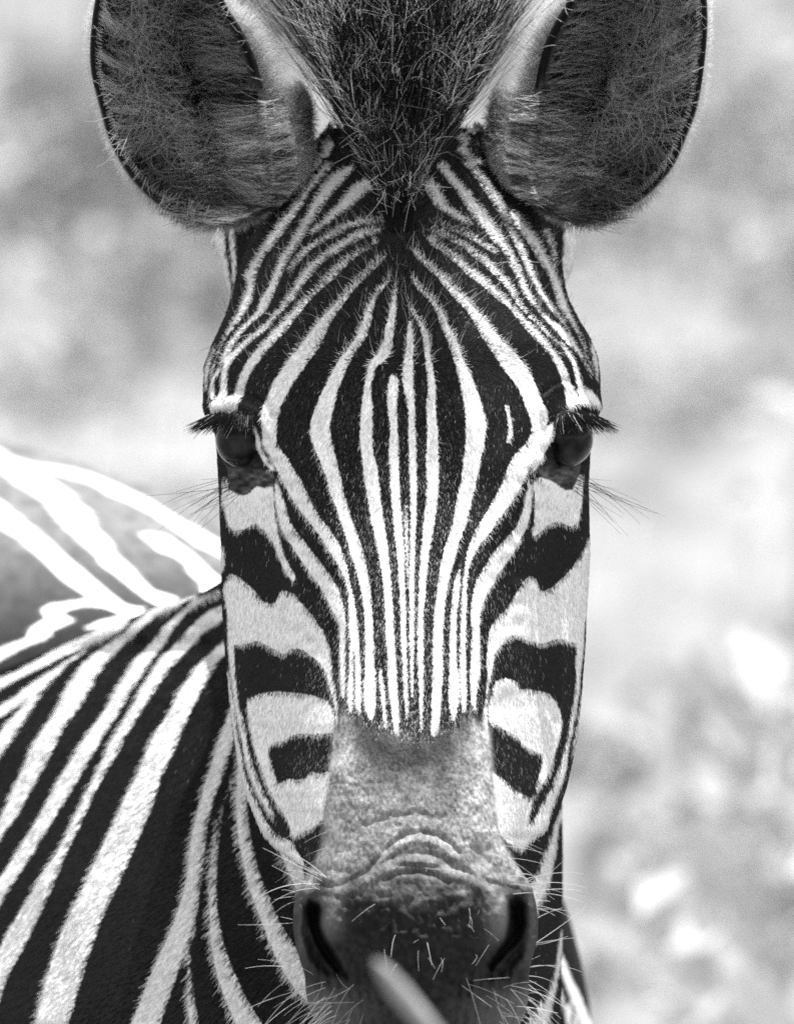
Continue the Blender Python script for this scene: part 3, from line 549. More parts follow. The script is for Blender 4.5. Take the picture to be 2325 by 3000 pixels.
fold(kk([(180,205),(210,225),(250,232)]), 10, -.0014); fold(kk([(640,150),(690,190),(720,230)]), 10, -.0010)
fold(kf([(1535,690),(1530,900),(1545,1200),(1560,1500)]), 6, -.0020); fold(kf([(1610,850),(1690,1000)]) + kg([(60,1150),(100,1500)]), 8, -.0014)
NOS = [kk([(126,322),(155,326),(167,350),(161,385),(169,425),(190,460),(216,500),(242,558),(212,545),(178,505),(148,455),(128,400),(120,350)]),
       kk([(754,312),(780,306),(802,332),(807,390),(794,435),(768,470),(730,505),(700,540),(690,528),(712,490),(742,440),(752,390),(757,350)])]
WIDE = [kk([(104,330),(160,326),(166,400),(195,470),(245,562),(190,575),(130,510),(100,430)]), kk([(755,310),(812,326),(822,400),(804,500),(745,590),(672,578),(662,545),(705,488),(745,428)])]
nsd = np.minimum(chart([NOS[0]]), chart([NOS[1]])); NS = look(nsd, U, Vv)
wsd = np.minimum(chart([WIDE[0]]), chart([WIDE[1]])); WS = look(wsd, U, Vv)
H -= (.016 * sstep(-NS, -10, 12) + .010 * sstep(-WS, -12, 26)) * fr
fold(kf([(835,640),(800,760),(790,900),(815,1060),(860,1180),(960,1280),(1100,1330)]), 16, .0050)
fold(kg([(960,600),(990,720),(1000,860),(990,1000),(950,1130),(860,1250),(720,1330)]), 16, .0050)
bump(*kf([(1040,830)])[0], 26, 34, .0075); bump(*kg([(745,770)])[0], 26, 40, .0075)
for k in range(7):                                        # creases of the lower lip
    x_ = 935 + k * 28; fold([(x_, 2850), (x_ + 10, 2930), (x_ + 24, 3010)], 6, -.0018)
    x_ = 1520 - k * 28; fold([(x_, 2850), (x_ - 10, 2930), (x_ - 24, 3010)], 6, -.0018)
# fine unevenness of the skin on the muzzle
mz = sstep(Vv, 2120, 2300) * sstep(U, uEL[:, None] - 12, uEL[:, None] + 30) * (1 - sstep(U, uER[:, None] - 30, uER[:, None] + 12))
mz = np.maximum(mz, sstep(Vv, 2540, 2600))
H += mz * ((vnoise(U / 9, Vv / 9) - .5) * .0007 + (vnoise(U / 34 + 9, Vv / 22) - .5) * .0007)
H += sstep(Vv, 2560, 2640) * ((vnoise(U / 12, Vv / 26) - .5) * .0022 + (vnoise(U / 40, Vv / 16) - .5) * .0018)
H += (vnoise(U / 70, Vv / 90) - .5) * .0016
Y = Y - H * fr
P = unproj(U, Vv, Y)
PH = P; NH = grid_normals(P); UH, VH = U, Vv
sgn = np.sign((NH * np.array([0, -1, 0])).sum(-1)[:, U.shape[1] // 2].mean()); NH = NH * sgn
# colour fields
arc = np.zeros_like(U)
sd = look(SD_HEAD, U, Vv)
back = 14 * np.sin((Vv + 120 * np.sin(Vv / 210)) * 2 * math.pi / 230)
sd = np.where(fr > 0, sd, back)
def soft(u0, v0, su, sv): return np.exp(-0.5 * (((U - u0) / su) ** 2 + ((Vv - v0) / sv) ** 2))
end = tab(v * 0 + 1, [(0, 0), (1, 0)])
edge = 2090 + 70 * np.exp(-((U - 1215) / 130) ** 2) + 60 * (vnoise(U / 9, Vv / 40) - .5)
m2 = sstep(Vv, edge - 35, edge + 55) * sstep(U, uEL[:, None] - 20, uEL[:, None] + 8) * (1 - sstep(U, uER[:, None] - 8, uER[:, None] + 20))
m2 = np.maximum(m2, sstep(Vv, 2555, 2580))
lu = (U - uEL[:, None]) / (uER - uEL)[:, None]
t2 = 0.15 + 0.13 * np.exp(-((lu - .06) / .12) ** 2) + 0.16 * np.exp(-((lu - .94) / .14) ** 2)
t2 = t2 + 0.05 * sstep(Vv, 2300, 2420)
t2 -= 0.11 * soft(1075, 2165, 60, 45) + 0.11 * soft(1310, 2170, 65, 45) + .08 * soft(1200, 2230, 120, 40) - .10 * soft(1215, 2120, 60, 30)
t2 = t2 * (0.5 + 1.0 * vnoise(U / 5, Vv / 8)) * (0.6 + .8 * vnoise(U / 34, Vv / 30))
low = sstep(Vv + 90 * (vnoise(U / 45 + 2, Vv / 30) - .5), 2475, 2680)
t2 = t2 * (1 - low) + (0.008 + .016 * vnoise(U / 12, Vv / 12)) * low + low * (.10 * soft(968, 2690, 26, 40) + .12 * soft(1464, 2690, 30, 46) + .05 * soft(885, 2720, 14, 70) + .05 * soft(1550, 2720, 14, 70))  # inner nostril flaps painted lighter, as if catching light
t2 = t2 + .10 * sstep(Vv, 2860, 2950) * (np.abs(lu - .5) * 2) ** 2
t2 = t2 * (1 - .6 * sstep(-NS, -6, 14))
em = sstep(-look(EYE_MASK, U, Vv), -3, 5) * fr
t2 = t2 * (1 - em) + em * (0.006 + (.03 + .16 * sstep(Vv, 1355, 1390)) * (.6 * vnoise(U / 19, Vv / 9) + .4 * vnoise(U / 9 + 5, Vv / 7)) ** 2.2); m2 = np.maximum(m2, em)  # highlights on the lower lid's wrinkles painted as lighter mottling
hd = (1 - sstep(Vv, 2080, 2180))
t2 = np.clip(t2, .012, .8)
T2H, M2H, SDH = t2, m2, sd
Pc = cap(cap(P), False)
padr = lambda A: np.concatenate([A[:1], A[:1], A, A[-1:], A[-1:]])
put(Pc, grid_faces(Pc.shape[0], Pc.shape[1]), padr(sd), padr(t2), padr(m2))

# ---- neck and shoulder
v = np.arange(430, 3560, 9.0)
uL = tab(v, [(430,850),(560,690),(690,627),(731,632),(791,653),(876,681),(1000,700),(1640,690),(1700,655),(1728,620),(1752,560),(1778,480),(1820,372),(1878,235),(1945,60),(2040,-200),(2200,-430),(2600,-560),(3000,-600),(3560,-450)], 14)
uR = tab(v, [(430,1500),(560,1640),(653,1701),(720,1693),(777,1678),(845,1648),(1000,1640),(1700,1630),(2300,1640),(2500,1643),(2760,1641),(3000,1636),(3560,1560)], 14)
yF = tab(v, [(430,.16),(700,.115),(1000,.115),(1500,.15),(1700,.175),(2200,.12),(2600,.05),(3000,.0),(3560,.05)], 60)
yL = tab(v, [(430,.21),(1000,.2),(1600,.24),(1700,.29),(1765,.40),(1800,.46),(1850,.50),(1900,.59),(2000,.61),(2200,.58),(2600,.47),(3000,.38),(3560,.34)], 20)
yR = tab(v, [(430,.21),(1000,.2),(1700,.27),(2400,.24),(3000,.22),(3560,.3)], 60)
yB = tab(v, [(430,.30),(900,.36),(1700,.52),(2000,.75),(3560,.85)], 60)
uF = np.full_like(v, 1150.0)
C = np.stack([np.stack([uF * .5 + (uL + uR) * .25, yB], -1), np.stack([uL + (uF - uL) * .25, yL * .45 + yB * .55], -1), np.stack([uL, yL], -1),
              np.stack([uL + (uF - uL) * .22, yF + (yL - yF) * .66], -1), np.stack([uL + (uF - uL) * .55, yF + (yL - yF) * .30], -1), np.stack([uF, yF], -1),
              np.stack([uF + (uR - uF) * .6, yF + (yR - yF) * .22], -1), np.stack([uR, yR], -1), np.stack([uR + (uF - uR) * .3, yR * .5 + yB * .5], -1)], 1)
m_ = [10, 10, 60, 50, 50, 40, 40, 12, 10]
Q = crom(C, m_); U = Q[..., 0]; Y = Q[..., 1]; Vv = np.repeat(v[:, None], U.shape[1], 1)
Y = Y - (vnoise(U / 160, Vv / 260) - .5) * .012
P = unproj(U, Vv, Y); NN = grid_normals(P)
NN *= np.sign(-NN[:, 170:190, 1].mean()); PN, UN, VN = P, U, Vv
sd = look(SD_NECK, U, Vv)
hid = (Vv < 1600) & (Vv > 880)
sd = np.where(hid, 14 * np.sin(Vv * 2 * math.pi / 190 + (U - 1150) / 160), sd)
bk = np.ones(U.shape[1], bool); bk[m_[0] + m_[1] - 6:sum(m_[:7]) + 6] = False
sd = np.where(bk[None, :], 14 * np.sin((Vv + .4 * U) * 2 * math.pi / 240), sd)
SDN = sd
Pc = cap(cap(P), False); put(Pc, grid_faces(*Pc.shape[:2]), padr(sd))

# ---- torso
stn = np.array([(-0.08,0.46,0.99,.06,.10),(-0.10,0.52,1.00,.12,.19),(-0.15,0.64,1.005,.19,.262),(-0.205,0.85,1.015,.245,.287),(-0.28,1.15,1.03,.268,.296),(-0.35,1.45,1.045,.265,.300),(-0.41,1.68,1.05,.22,.275),(-0.45,1.82,1.05,.13,.19),(-0.465,1.87,1.05,.05,.09)])
tt = np.linspace(0, 1, len(stn)); ts = np.linspace(0, 1, 300)
ST = np.stack([tab(ts, list(zip(tt, stn[:, k])), .03) for k in range(5)], 1)
ST[:, 1] += .25 * np.linspace(0, 1, len(ST)) ** .5; ST[:, 0] -= .04 * np.linspace(0, 1, len(ST)); ST[:, 2] += .020
th = np.arange(420) * 2 * math.pi / 420
sx = np.sign(np.cos(th)) * np.abs(np.cos(th)) ** (2 / 2.3); sz = np.sign(np.sin(th)) * np.abs(np.sin(th)) ** (2 / 2.3)
ax = np.array([1.0, .33, 0]); ax /= np.linalg.norm(ax)
P = ST[:, None, :3] + ST[:, None, 3:4] * sx[None, :, None] * ax + ST[:, None, 4:5] * sz[None, :, None] * np.array([0, 0, 1.0])
U, Vv = proj(P)
sd = look(SD_TORSO, U, Vv)
axial = P[..., 1] + .25 * np.sin(P[..., 2] * 3)
proc = 14 * np.sin(axial * 2 * math.pi / .13)
vis = (U > -330) & (U < 900) & (Vv < 2000) & (Vv > 1250) & (np.cos(th)[None, :] > -.9)
sd = np.where(vis, sd, proc)
painted_sheen = sstep(P[..., 1], .62, .80)  # sun sheen put into the colour: greys the torso's black stripes
put(P, grid_faces(*P.shape[:2]), sd, WHITE + (.10 + .08 * vnoise(U / 22, Vv / 22) - WHITE) * sstep(sd, -6, 6), painted_sheen)
# ---- limbs (below the picture, they carry the animal) and tail
def limb(path, seg=28, n_=60):
    A = np.array(path, float); tt_ = np.linspace(0, 1, len(A)); ts_ = np.linspace(0, 1, n_)
    B = np.stack([tab(ts_, list(zip(tt_, A[:, k])), .06) for k in range(4)], 1)
    Vt, Ft = tube(B[:, :3], B[:, 3], seg)
    U, Vv = proj(Vt)
    return Vt, Ft, U, Vv
for bx, by, k in ((.022, .72, 0), (-.29, .80, 1), (-.28, 1.55, 2), (-.52, 1.62, 2)):
    if k < 2: pth = [(bx - .03,by + .02,1.14,.05),(bx - .005,by,1.06,.085),(bx,by,.98,.098),(bx + .002,by,.86,.085),(bx,by,.72,.060),(bx,by,.58,.042),(bx,by - .01,.46,.044),(bx,by,.36,.027),(bx,by,.2,.026),(bx,by - .01,.1,.033),(bx,by - .03,.05,.040),(bx,by - .04,.004,.052)]
    else: pth = [(bx,by,1.1,.10),(bx,by - .02,.95,.13),(bx,by - .03,.8,.11),(bx,by,.68,.07),(bx,by + .07,.55,.045),(bx,by + .08,.48,.042),(bx,by + .05,.35,.030),(bx,by + .03,.2,.028),(bx,by + .01,.1,.034),(bx,by - .01,.05,.040),(bx,by - .02,.004,.052)]
    Vt, Ft, U, Vv = limb(pth, 120 if k == 0 else 28, 240 if k == 0 else 60)
    sd = 14 * np.sin(Vt[:, 2] * 2 * math.pi / .055)
    if k == 0: sd = np.where(Vv < 3080, look(SD_LIMB, U, Vv), sd)
    hoof = sstep(-Vt[:, 2], -.07, -.055)
    put(Vt, Ft, sd, np.full(len(Vt), .05), hoof)
Vt, Ft, U, Vv = limb([(-.455,1.84,1.2,.03),(-.47,1.92,1.12,.025),(-.475,1.95,.95,.02),(-.475,1.95,.75,.024),(-.475,1.95,.55,.012)], 12, 40)
put(Vt, Ft, 14 * np.sin(Vt[:, 2] * 150), np.full(len(Vt), .03), sstep(-Vt[:, 2], -.8, -.72))

# ---- ears: a cupped pinna (rim, hollow, thick back) on a furred base
RIM_L = [(757,614),(715,636),(672,648),(602,652),(531,632),(465,595),(403,538),(361,480),(323,405),(302,334),(280,248),(270,180),(272,95),(285,0),(310,-90),(350,-170),(410,-235),(480,-262),(550,-230),(598,-150),(632,-50),(662,28),(695,85),(722,140),(742,195),(757,260),(766,320),(776,390),(790,460),(797,530),(786,580)]
RIM_R = [(1620,614),(1650,632),(1700,648),(1760,640),(1830,610),(1890,570),(1940,520),(1975,470),(2005,400),(2035,320),(2050,240),(2062,140),(2066,50),(2060,-30),(2040,-110),(2005,-190),(1950,-250),(1880,-265),(1810,-230),(1750,-150),(1700,-60),(1662,20),(1630,80),(1605,140),(1590,200),(1580,260),(1572,320),(1560,400),(1552,470),(1560,540),(1585,590)]
EARS = []
for RIM, CEN, sgnx in ((RIM_L, (560, 230), -1), (RIM_R, (1780, 230), 1)):
    A = np.array(RIM, float)
    ang = np.linspace(0, 1, 241)[:-1]
    K = len(A); idx = ang * K; i = idx.astype(int); f = (idx - i)[:, None]
    p0, p1, p2, p3 = A[(i - 1) % K], A[i % K], A[(i + 1) % K], A[(i + 2) % K]
    rim = 0.5 * (2 * p1 + (p2 - p0) * f + (2 * p0 - 5 * p1 + 4 * p2 - p3) * f ** 2 + (3 * p1 - p0 - 3 * p2 + p3) * f ** 3)
    cen = np.array(CEN, float)
    side = np.clip((rim[:, 0] - cen[0]) * sgnx / 280, -1, 1)         # +1 outer edge, -1 inner edge (towards the mane)
    yrim = .075 - .015 * side + .02 * np.clip((230 - rim[:, 1]) / 480, -1, 1) + .012 * np.clip(-side, 0, 1)
    rr = np.linspace(0, 1, 46)
    def pinna(ri, k=None, extra=0.0):
        sl = slice(None) if k is None else k
        uv = cen + (rim[sl] - cen) * ri[..., None]
        dep = yrim[sl] + (.058 + extra) * (1 - ri ** 2) ** .8
        return uv, dep
    rows, sdr, t2r = [], [], []
    for r_ in rr:                                                     # the hollow, centre to rim
        uv, dep = pinna(np.full(len(rim), r_)); rows.append(unproj(uv[:, 0], uv[:, 1], dep))
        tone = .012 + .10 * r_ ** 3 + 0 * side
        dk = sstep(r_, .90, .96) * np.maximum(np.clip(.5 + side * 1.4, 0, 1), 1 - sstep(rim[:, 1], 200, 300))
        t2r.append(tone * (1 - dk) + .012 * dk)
    for q in np.linspace(0, 1, 20)[1:]:                               # rolled rim, then the back
        r_ = 1.0 + .035 * math.sin(min(q * 8, math.pi / 2)) - max(0, q - .1) * 1.1
        r_ = max(r_, .02)
        inn = sstep(-side, .1, .7) * (1 - sstep(rim[:, 1], 280, 420))
        uv = cen + (rim - cen) * (r_ + .10 * inn * math.sin(math.pi * min(1, q * 1.6)))[:, None]
        dep = yrim + .004 + q * .012 + .075 * (1 - min(1, r_) ** 2) ** .8
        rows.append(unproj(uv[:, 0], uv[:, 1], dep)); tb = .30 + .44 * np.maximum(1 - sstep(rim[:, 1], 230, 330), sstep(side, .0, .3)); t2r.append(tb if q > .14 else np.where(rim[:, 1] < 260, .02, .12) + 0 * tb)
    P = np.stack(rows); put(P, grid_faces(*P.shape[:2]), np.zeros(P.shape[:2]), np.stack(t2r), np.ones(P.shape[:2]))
    # the fleshy base between pinna and skull
    if sgnx < 0: bp_ = [(745,606,.108,40),(768,590,.106,66),(800,520,.108,86),(822,430,.113,84),(840,350,.122,68),(832,290,.134,38)]
    else: bp_ = [(1632,606,.108,40),(1602,590,.106,66),(1556,520,.108,86),(1525,440,.113,84),(1503,360,.122,68),(1512,290,.134,38)]
    B = np.array(bp_); ts_ = np.linspace(0, 1, 50)
    B = np.stack([tab(ts_, list(zip(np.linspace(0, 1, len(B)), B[:, k])), .12) for k in range(4)], 1)
    Pb = unproj(B[:, 0], B[:, 1], B[:, 2]); Vt, Ft = tube(Pb, B[:, 3] * S, 36)
    Uq, Vq = proj(Vt)
    put(Vt, Ft, np.zeros(len(Vt)), .30 + .2 * vnoise(Uq / 25, Vq / 25), np.ones(len(Vt)))
    EARS.append(dict(rim=rim, cen=cen, side=side, yrim=yrim, sgn=sgnx, base=Pb, brad=B[:, 3] * S, pin=pinna))

body = mesh('body', np.concatenate(V_all), np.concatenate(F_all), M_COAT, zebra,
            dict(sd=np.concatenate(SDv), tone2=np.concatenate(T2v), mix2=np.concatenate(M2v)))

# ---- eyes
M_EYE, t_, b = new_mat('eyeball')
b.inputs['Roughness'].default_value = .10; b.inputs['Specular IOR Level'].default_value = .09
geo = t_.nodes.new('ShaderNodeTexCoord'); nz = t_.nodes.new('ShaderNodeTexNoise'); nz.inputs['Scale'].default_value = 120; nz.inputs['Detail'].default_value = 4
mr = t_.nodes.new('ShaderNodeMapRange'); mr.inputs['From Min'].default_value = .35; mr.inputs['From Max'].default_value = .75; mr.inputs['To Min'].default_value = .002; mr.inputs['To Max'].default_value = .035
t_.links.new(geo.outputs['Object'], nz.inputs['Vector']); t_.links.new(nz.outputs['Fac'], mr.inputs['Value']); t_.links.new(mr.outputs['Result'], b.inputs['Base Color'])
M_TEAR = simple('tear_film', .55, rough=.12, spec=.8)
def surf_y(u, v_):                                         # depth of the face at a chart position
    r_ = int(np.clip((v_ - VH[0, 0]) / 4.6, 0, VH.shape[0] - 1)); seg = slice(c0, c1)
    o_ = np.argsort(UH[r_, seg]); return float(np.interp(u, UH[r_, seg][o_], PH[r_, seg, 1][o_]))
EYES = []
for (eu, ev, side) in ((716, 1286, -1), (1652, 1284, 1)):
    rim_y = np.mean([surf_y(eu - side * 48, ev + 20), surf_y(eu - side * 50, ev + 40)])
    R_ = 84 * S
    c_ = unproj(np.array(eu), np.array(ev), np.array(surf_y(eu - side * 60, ev + 30) + .0275))
    th_ = np.linspace(0, math.pi, 40); ph = np.arange(64) * 2 * math.pi / 64
    Pe = c_ + R_ * np.stack([np.sin(th_)[:, None] * np.cos(ph), -np.cos(th_)[:, None] + 0 * ph, np.sin(th_)[:, None] * np.sin(ph)], -1)
    eye = mesh('eye', Pe.reshape(-1, 3), grid_faces(40, 64), M_EYE, zebra); eye['base'] = BASE
    EYES.append((c_, R_, side))
    aa = np.linspace(math.radians(176), math.radians(252), 24) if side < 0 else np.linspace(math.radians(4), math.radians(-72), 24)
    pl = c_ + np.stack([np.cos(aa) * R_ * 1.01, np.full(24, -.0025), np.sin(aa) * R_ * 1.01], -1)
    Vt, Ft = tube(pl, np.interp(np.linspace(0, 1, 24), [0, .5, 1], [.00012, .00028, .0001]), 6)
    mesh('tear_line', Vt, Ft, M_TEAR, eye)
# ---------------------------------------------------------------- fur, mane, lashes, whiskers
def unit(a): return a / (np.linalg.norm(a, axis=-1, keepdims=True) + 1e-12)
def sample(P, N, weight, count, fields):
    a = P[:-1, :-1]; b = P[1:, :-1]; c = P[:-1, 1:]
    area = np.linalg.norm(np.cross(b - a, c - a), axis=-1) * weight[:-1, :-1]
    cum = np.cumsum(area.ravel()); k = np.searchsorted(cum, rng.random(count) * cum[-1])
    k = np.clip(k, 0, area.size - 1)
    r, c_ = np.divmod(k, area.shape[1]); fa = rng.random(count); fb = rng.random(count)
    def bil(A):
        w_ = [(1 - fa) * (1 - fb), fa * (1 - fb), (1 - fa) * fb, fa * fb]
        if A.ndim == 3: w_ = [x[:, None] for x in w_]
        return A[r, c_] * w_[0] + A[r + 1, c_] * w_[1] + A[r, c_ + 1] * w_[2] + A[r + 1, c_ + 1] * w_[3]
    return bil(P), unit(bil(N)), [bil(f) for f in fields]
def lay(root, n_, d, L, lift, K=4, curl=0.0):
    """strands that leave the skin at `lift` and bend over to lie along it"""
    d = unit(d - n_ * (d * n_).sum(-1, keepdims=True))
    s = np.linspace(0, 1, K)[None, :, None]
    L = L[:, None, None]; lf = lift[:, None, None]
    side = np.cross(n_, d)[:, None, :] * curl * rng.normal(0, 1, (len(root), 1, 1))
    return root[:, None, :] - n_[:, None, :] * .0003 + L * (d[:, None, :] * s * np.cos(lf) + n_[:, None, :] * np.sin(lf) * (s - .45 * s ** 2) + side * s ** 2)
def taper(N, K, r0, tip=.25):
    return r0 * (1 - (1 - tip) * np.linspace(0, 1, K)[None, :] ** 1.5) * rng.uniform(.75, 1.25, (N, 1))
X, Yf, Zf = np.array([1., 0, 0]), np.array([0, 1., 0]), np.array([0, 0, 1.])

# face
wt = np.where(NH[..., 1] < .25, 1.0, 0) * fr * (VH < 2600) * (look(EYE_MASK, UH, VH) > 2) * (1 - .75 * sstep(VH, 2430, 2560))
root, n_, (su, sv, ssd, st2_, sm2) = sample(PH, NH, wt, 230000, [UH, VH, SDH, T2H, M2H])
cu = np.interp(sv, VH[:, 0], uC)
up = 1 - sstep(sv, 980, 1150)
ox = (su - cu) / 420
dn = -Zf + np.outer(.35 * ox, X) - .2 * Yf
upv = Zf * .8 + np.outer(np.clip(1.5 * ox, -1.2, 1.2), X) + .2 * Yf
dx, dy = su - 1112, sv - 1058; rad_ = np.hypot(dx, dy) + 1e-6
d = dn * (1 - up[:, None]) + upv * up[:, None]
near = np.exp(-(rad_ / 45) ** 2)[:, None]
d = d * (1 - near) + near * (np.outer(dx / rad_, X) - np.outer(dy / rad_, Zf))
d = d + rng.normal(0, .22, d.shape)
L = (.0036 + .0012 * up * sstep(-sv, -1000, -600)) * rng.uniform(.6, 1.25, len(root)) * (1 - .5 * sm2)
lift = np.radians(rng.uniform(5, 17, len(root)) + 3 * up)
Pf = lay(root, n_, d, L, lift, 4, .06)
isw = (ssd + rng.normal(0, 1.5, len(root))) < 0
tone = np.where(isw, WHITE * rng.uniform(.80, 1.12, len(root)), BLACK * rng.uniform(.4, 1.9, len(root)))
pale = .006 + .58 * sstep(sv, 1050, 1950) * np.exp(-((su - 1205) / 185) ** 2)                # pale hairs standing in for sun glints on black, denser towards the nose
tone = np.where(~isw & (rng.random(len(root)) < pale), rng.uniform(.15, .6, len(root)), tone)
usem = rng.random(len(root)) < sm2
tone = np.where(usem, np.clip(st2_ * rng.uniform(.5, 1.7, len(root)), .01, .8), tone)
fur = strands('fur', Pf, taper(len(root), 4, .00014), M_FUR, zebra, tone, n_, kind='stuff')

# long fine hairs standing on the upper forehead
wt2 = wt * (VH < 1060) * (VH > 640) * np.exp(-((UH - 1165) / 330) ** 2)
root, n_, (su, sv, ssd) = sample(PH, NH, wt2, 1100, [UH, VH, SDH])
d = Zf + np.outer((su - 1165) / 500, X) + rng.normal(0, .35, root.shape)
Pf = lay(root, n_, d, rng.uniform(.007, .016, len(root)), np.radians(rng.uniform(30, 60, len(root))), 5, .1)
strands('forehead_hair', Pf, taper(len(root), 5, .00010), M_EARHAIR, zebra, np.where(ssd < 4, .6, .05 + .3 * (rng.random(len(root)) < .15)), None, kind='stuff')

# neck and shoulder
wt = np.where(NN[..., 1] < .3, 1.0, 0) * (UN > -150) * (VN < 3120) * np.where(bk[None, :], 0, 1) * np.where((VN > 900) & (VN < 1680) & (UN > 690) & (UN < 1620), .02, 1)
wt = wt * np.where((UN > 760) & (UN < 1540) & (VN < 2500), .05, 1)
root, n_, (su, sv, ssd) = sample(PN, NN, wt, 130000, [UN, VN, SDN])
kx = sstep(su, 350, 650)
d = np.array([0, .1, -.45]) + np.outer(np.where(su > 1150, .3, -.75 + .5 * kx), X) - np.outer(.5 * kx, Zf) + rng.normal(0, .2, root.shape)
Pf = lay(root, n_, d, rng.uniform(.0035, .0070, len(root)), np.radians(rng.uniform(7, 19, len(root))), 4, .08)
isw = (ssd + rng.normal(0, 1.6, len(root))) < 0
tone = np.where(isw, WHITE * rng.uniform(.82, 1.1, len(root)), BLACK * rng.uniform(.5, 2.0, len(root)))
strands('neck_fur', Pf, taper(len(root), 4, .00017), M_FUR, zebra, tone, n_, kind='stuff')

# mane: rooted in a band over the poll, fanned outwards, with a tangled forelock in front
def poll(o, q):
    """o -1..1 across, q 0 (forelock) .. 1 (back of the poll): skin point under the mane"""
    vv = np.interp(q, [0, .25, .6, 1], [700, 560, 450, 415]); hw = np.interp(q, [0, .25, .6, 1], [26, 60, 124, 126])
    yy = np.interp(q, [0, .25, .6, 1], [.026, .052, .085, .20])
    return unproj(1168 + o * hw, vv, yy)
Nm = 20000
q = .08 + .92 * rng.random(Nm) ** .8; o = rng.uniform(-1, 1, Nm)
root = poll(o, q)
L = np.interp(q, [0, .2, .5, 1], [.012, .045, .105, .135]) * rng.uniform(.72, 1.12, Nm)
ck = (np.floor(o * 9) * 31 + np.floor(q * 14) * 57).astype(int) % 400                 # tufts share a lean, a length and a shade
tuft_dx, tuft_dy, tuft_l, tuft_t = rng.normal(0, .11, 400)[ck], rng.normal(0, .14, 400)[ck], rng.uniform(.78, 1.12, 400)[ck], rng.uniform(0, 1, 400)[ck]
L = L * tuft_l
d = np.stack([o * .33 * np.interp(q, [0, .3, 1], [.3, .8, 1]) + tuft_dx + rng.normal(0, .06, Nm), np.interp(q, [0, .3, 1], [-.55, -.22, .05]) + tuft_dy + rng.normal(0, .08, Nm), np.ones(Nm)], -1)
d = unit(d); K = 7; s = np.linspace(0, 1, K)[None, :, None]
wob = rng.normal(0, 1, (Nm, 1, 3)) * np.array([.13, .08, .02]); wob2 = rng.normal(0, 1, (Nm, 1, 3)) * .018
Pm = root[:, None] + L[:, None, None] * (d[:, None] * s + wob * s ** 2 + wob2 * np.sin(s * 9 + rng.uniform(0, 6, (Nm, 1, 1))))
oc = (np.floor(o * 9) + .5) / 9
gather = (poll(oc, q) - root)[:, None]; Pm = Pm + gather * np.linspace(0, 1, K)[None, :, None] * .75        # the tips of a tuft draw together
tipw = np.clip(-.35 + .95 * tuft_t + .9 * np.abs(o) ** 1.6 + .5 * (vnoise(o * 5 + 20, q * 3 + 4) - .5), 0, 1)
light = rng.random(Nm) < tipw * .36
sK = np.linspace(0, 1, K)[None, :]
tone = np.where(light[:, None], .03 + .55 * sstep(sK + rng.normal(0, .15, (Nm, 1)), .45, 1.0), .006 + .012 * sK)
tone = tone * rng.uniform(.6, 1.3, (Nm, 1))
mane = strands('mane', Pm, taper(Nm, K, .00017, .3), M_MANE, zebra, np.clip(tone, .006, .8), None, kind='stuff'); mane['base'] = BASE
# stray pale, kinked hairs in the middle of the mane and in the forelock
Ns = 900
q = np.where(rng.random(Ns) < .55, rng.uniform(.12, .40, Ns), rng.uniform(.3, .9, Ns)); o = rng.uniform(-1, 1, Ns)
r0 = poll(o, q)
hgt = rng.random(Ns) * np.interp(q, [0, .3, 1], [.004, .045, .095])
root = r0 + np.stack([o * .35 * hgt, -.012 - .25 * hgt, hgt], -1)
d = unit(np.stack([rng.normal(0, .75, Ns) + o * .4, rng.normal(-.5, .4, Ns), rng.normal(.35, .7, Ns)], -1)); K = 6
s = np.linspace(0, 1, K)[None, :, None]
bend = rng.normal(0, .8, (Ns, 1, 3)) * np.array([1, .6, 1])
L = rng.uniform(.003, .0095, Ns)
Pm = root[:, None] + L[:, None, None] * (d[:, None] * s + bend * s ** 2)
strands('forelock', Pm, taper(Ns, K, .00013, .4), M_MANE, mane, np.where(rng.random(Ns) < .5, rng.uniform(.35, .8, Ns), .012), None, kind='stuff')
# short curved hairs breaking up the front of the mane
Nf = 5200; o = rng.uniform(-1, 1, Nf); h = rng.random(Nf) ** .8 * .125
root = unproj(np.full(Nf, 1168.), np.full(Nf, 500.), np.full(Nf, .055)) + np.stack([o * (.013 + .46 * h), -.006 - .26 * h + rng.normal(0, .004, Nf), h - .004], -1)
d = unit(np.stack([o * .45 + rng.normal(0, .38, Nf), rng.normal(-.35, .28, Nf), .9 + rng.normal(0, .35, Nf)], -1)); K = 6; s = np.linspace(0, 1, K)[None, :, None]
L = rng.uniform(.007, .021, Nf) * (1 + 2 * h)
Pm = root[:, None] + L[:, None, None] * (d[:, None] * s + rng.normal(0, .32, (Nf, 1, 3)) * s ** 2)
lit = rng.random(Nf) < .02 + .34 * sstep(vnoise(o * 7 + 40, h * 90), .35, .8) + .16 * np.abs(o)
strands('front_hair', Pm, taper(Nf, K, .00015, .3), M_MANE, mane, np.where(lit, rng.uniform(.3, .85, Nf), .004), None, kind='stuff')
# thick dark under-hair so that the mane is opaque at its root
Nd = 9000
q = .04 + .96 * rng.random(Nd); o = rng.uniform(-1, 1, Nd); root = poll(o, q)
L = np.interp(q, [0, .2, .5, 1], [.008, .030, .075, .10]) * rng.uniform(.6, 1.1, Nd)
d = unit(np.stack([o * .36 * np.interp(q, [0, .3, 1], [.3, .8, 1]) + rng.normal(0, .06, Nd), np.interp(q, [0, .3, 1], [-.45, -.1, .1]) + rng.normal(0, .1, Nd), np.ones(Nd)], -1))
K = 4; s = np.linspace(0, 1, K)[None, :, None]
Pm = root[:, None] + L[:, None, None] * d[:, None] * s
strands('underhair', Pm, taper(Nd, K, .00040, .4), M_MANE, mane, np.full(Nd, .005), None, kind='stuff')

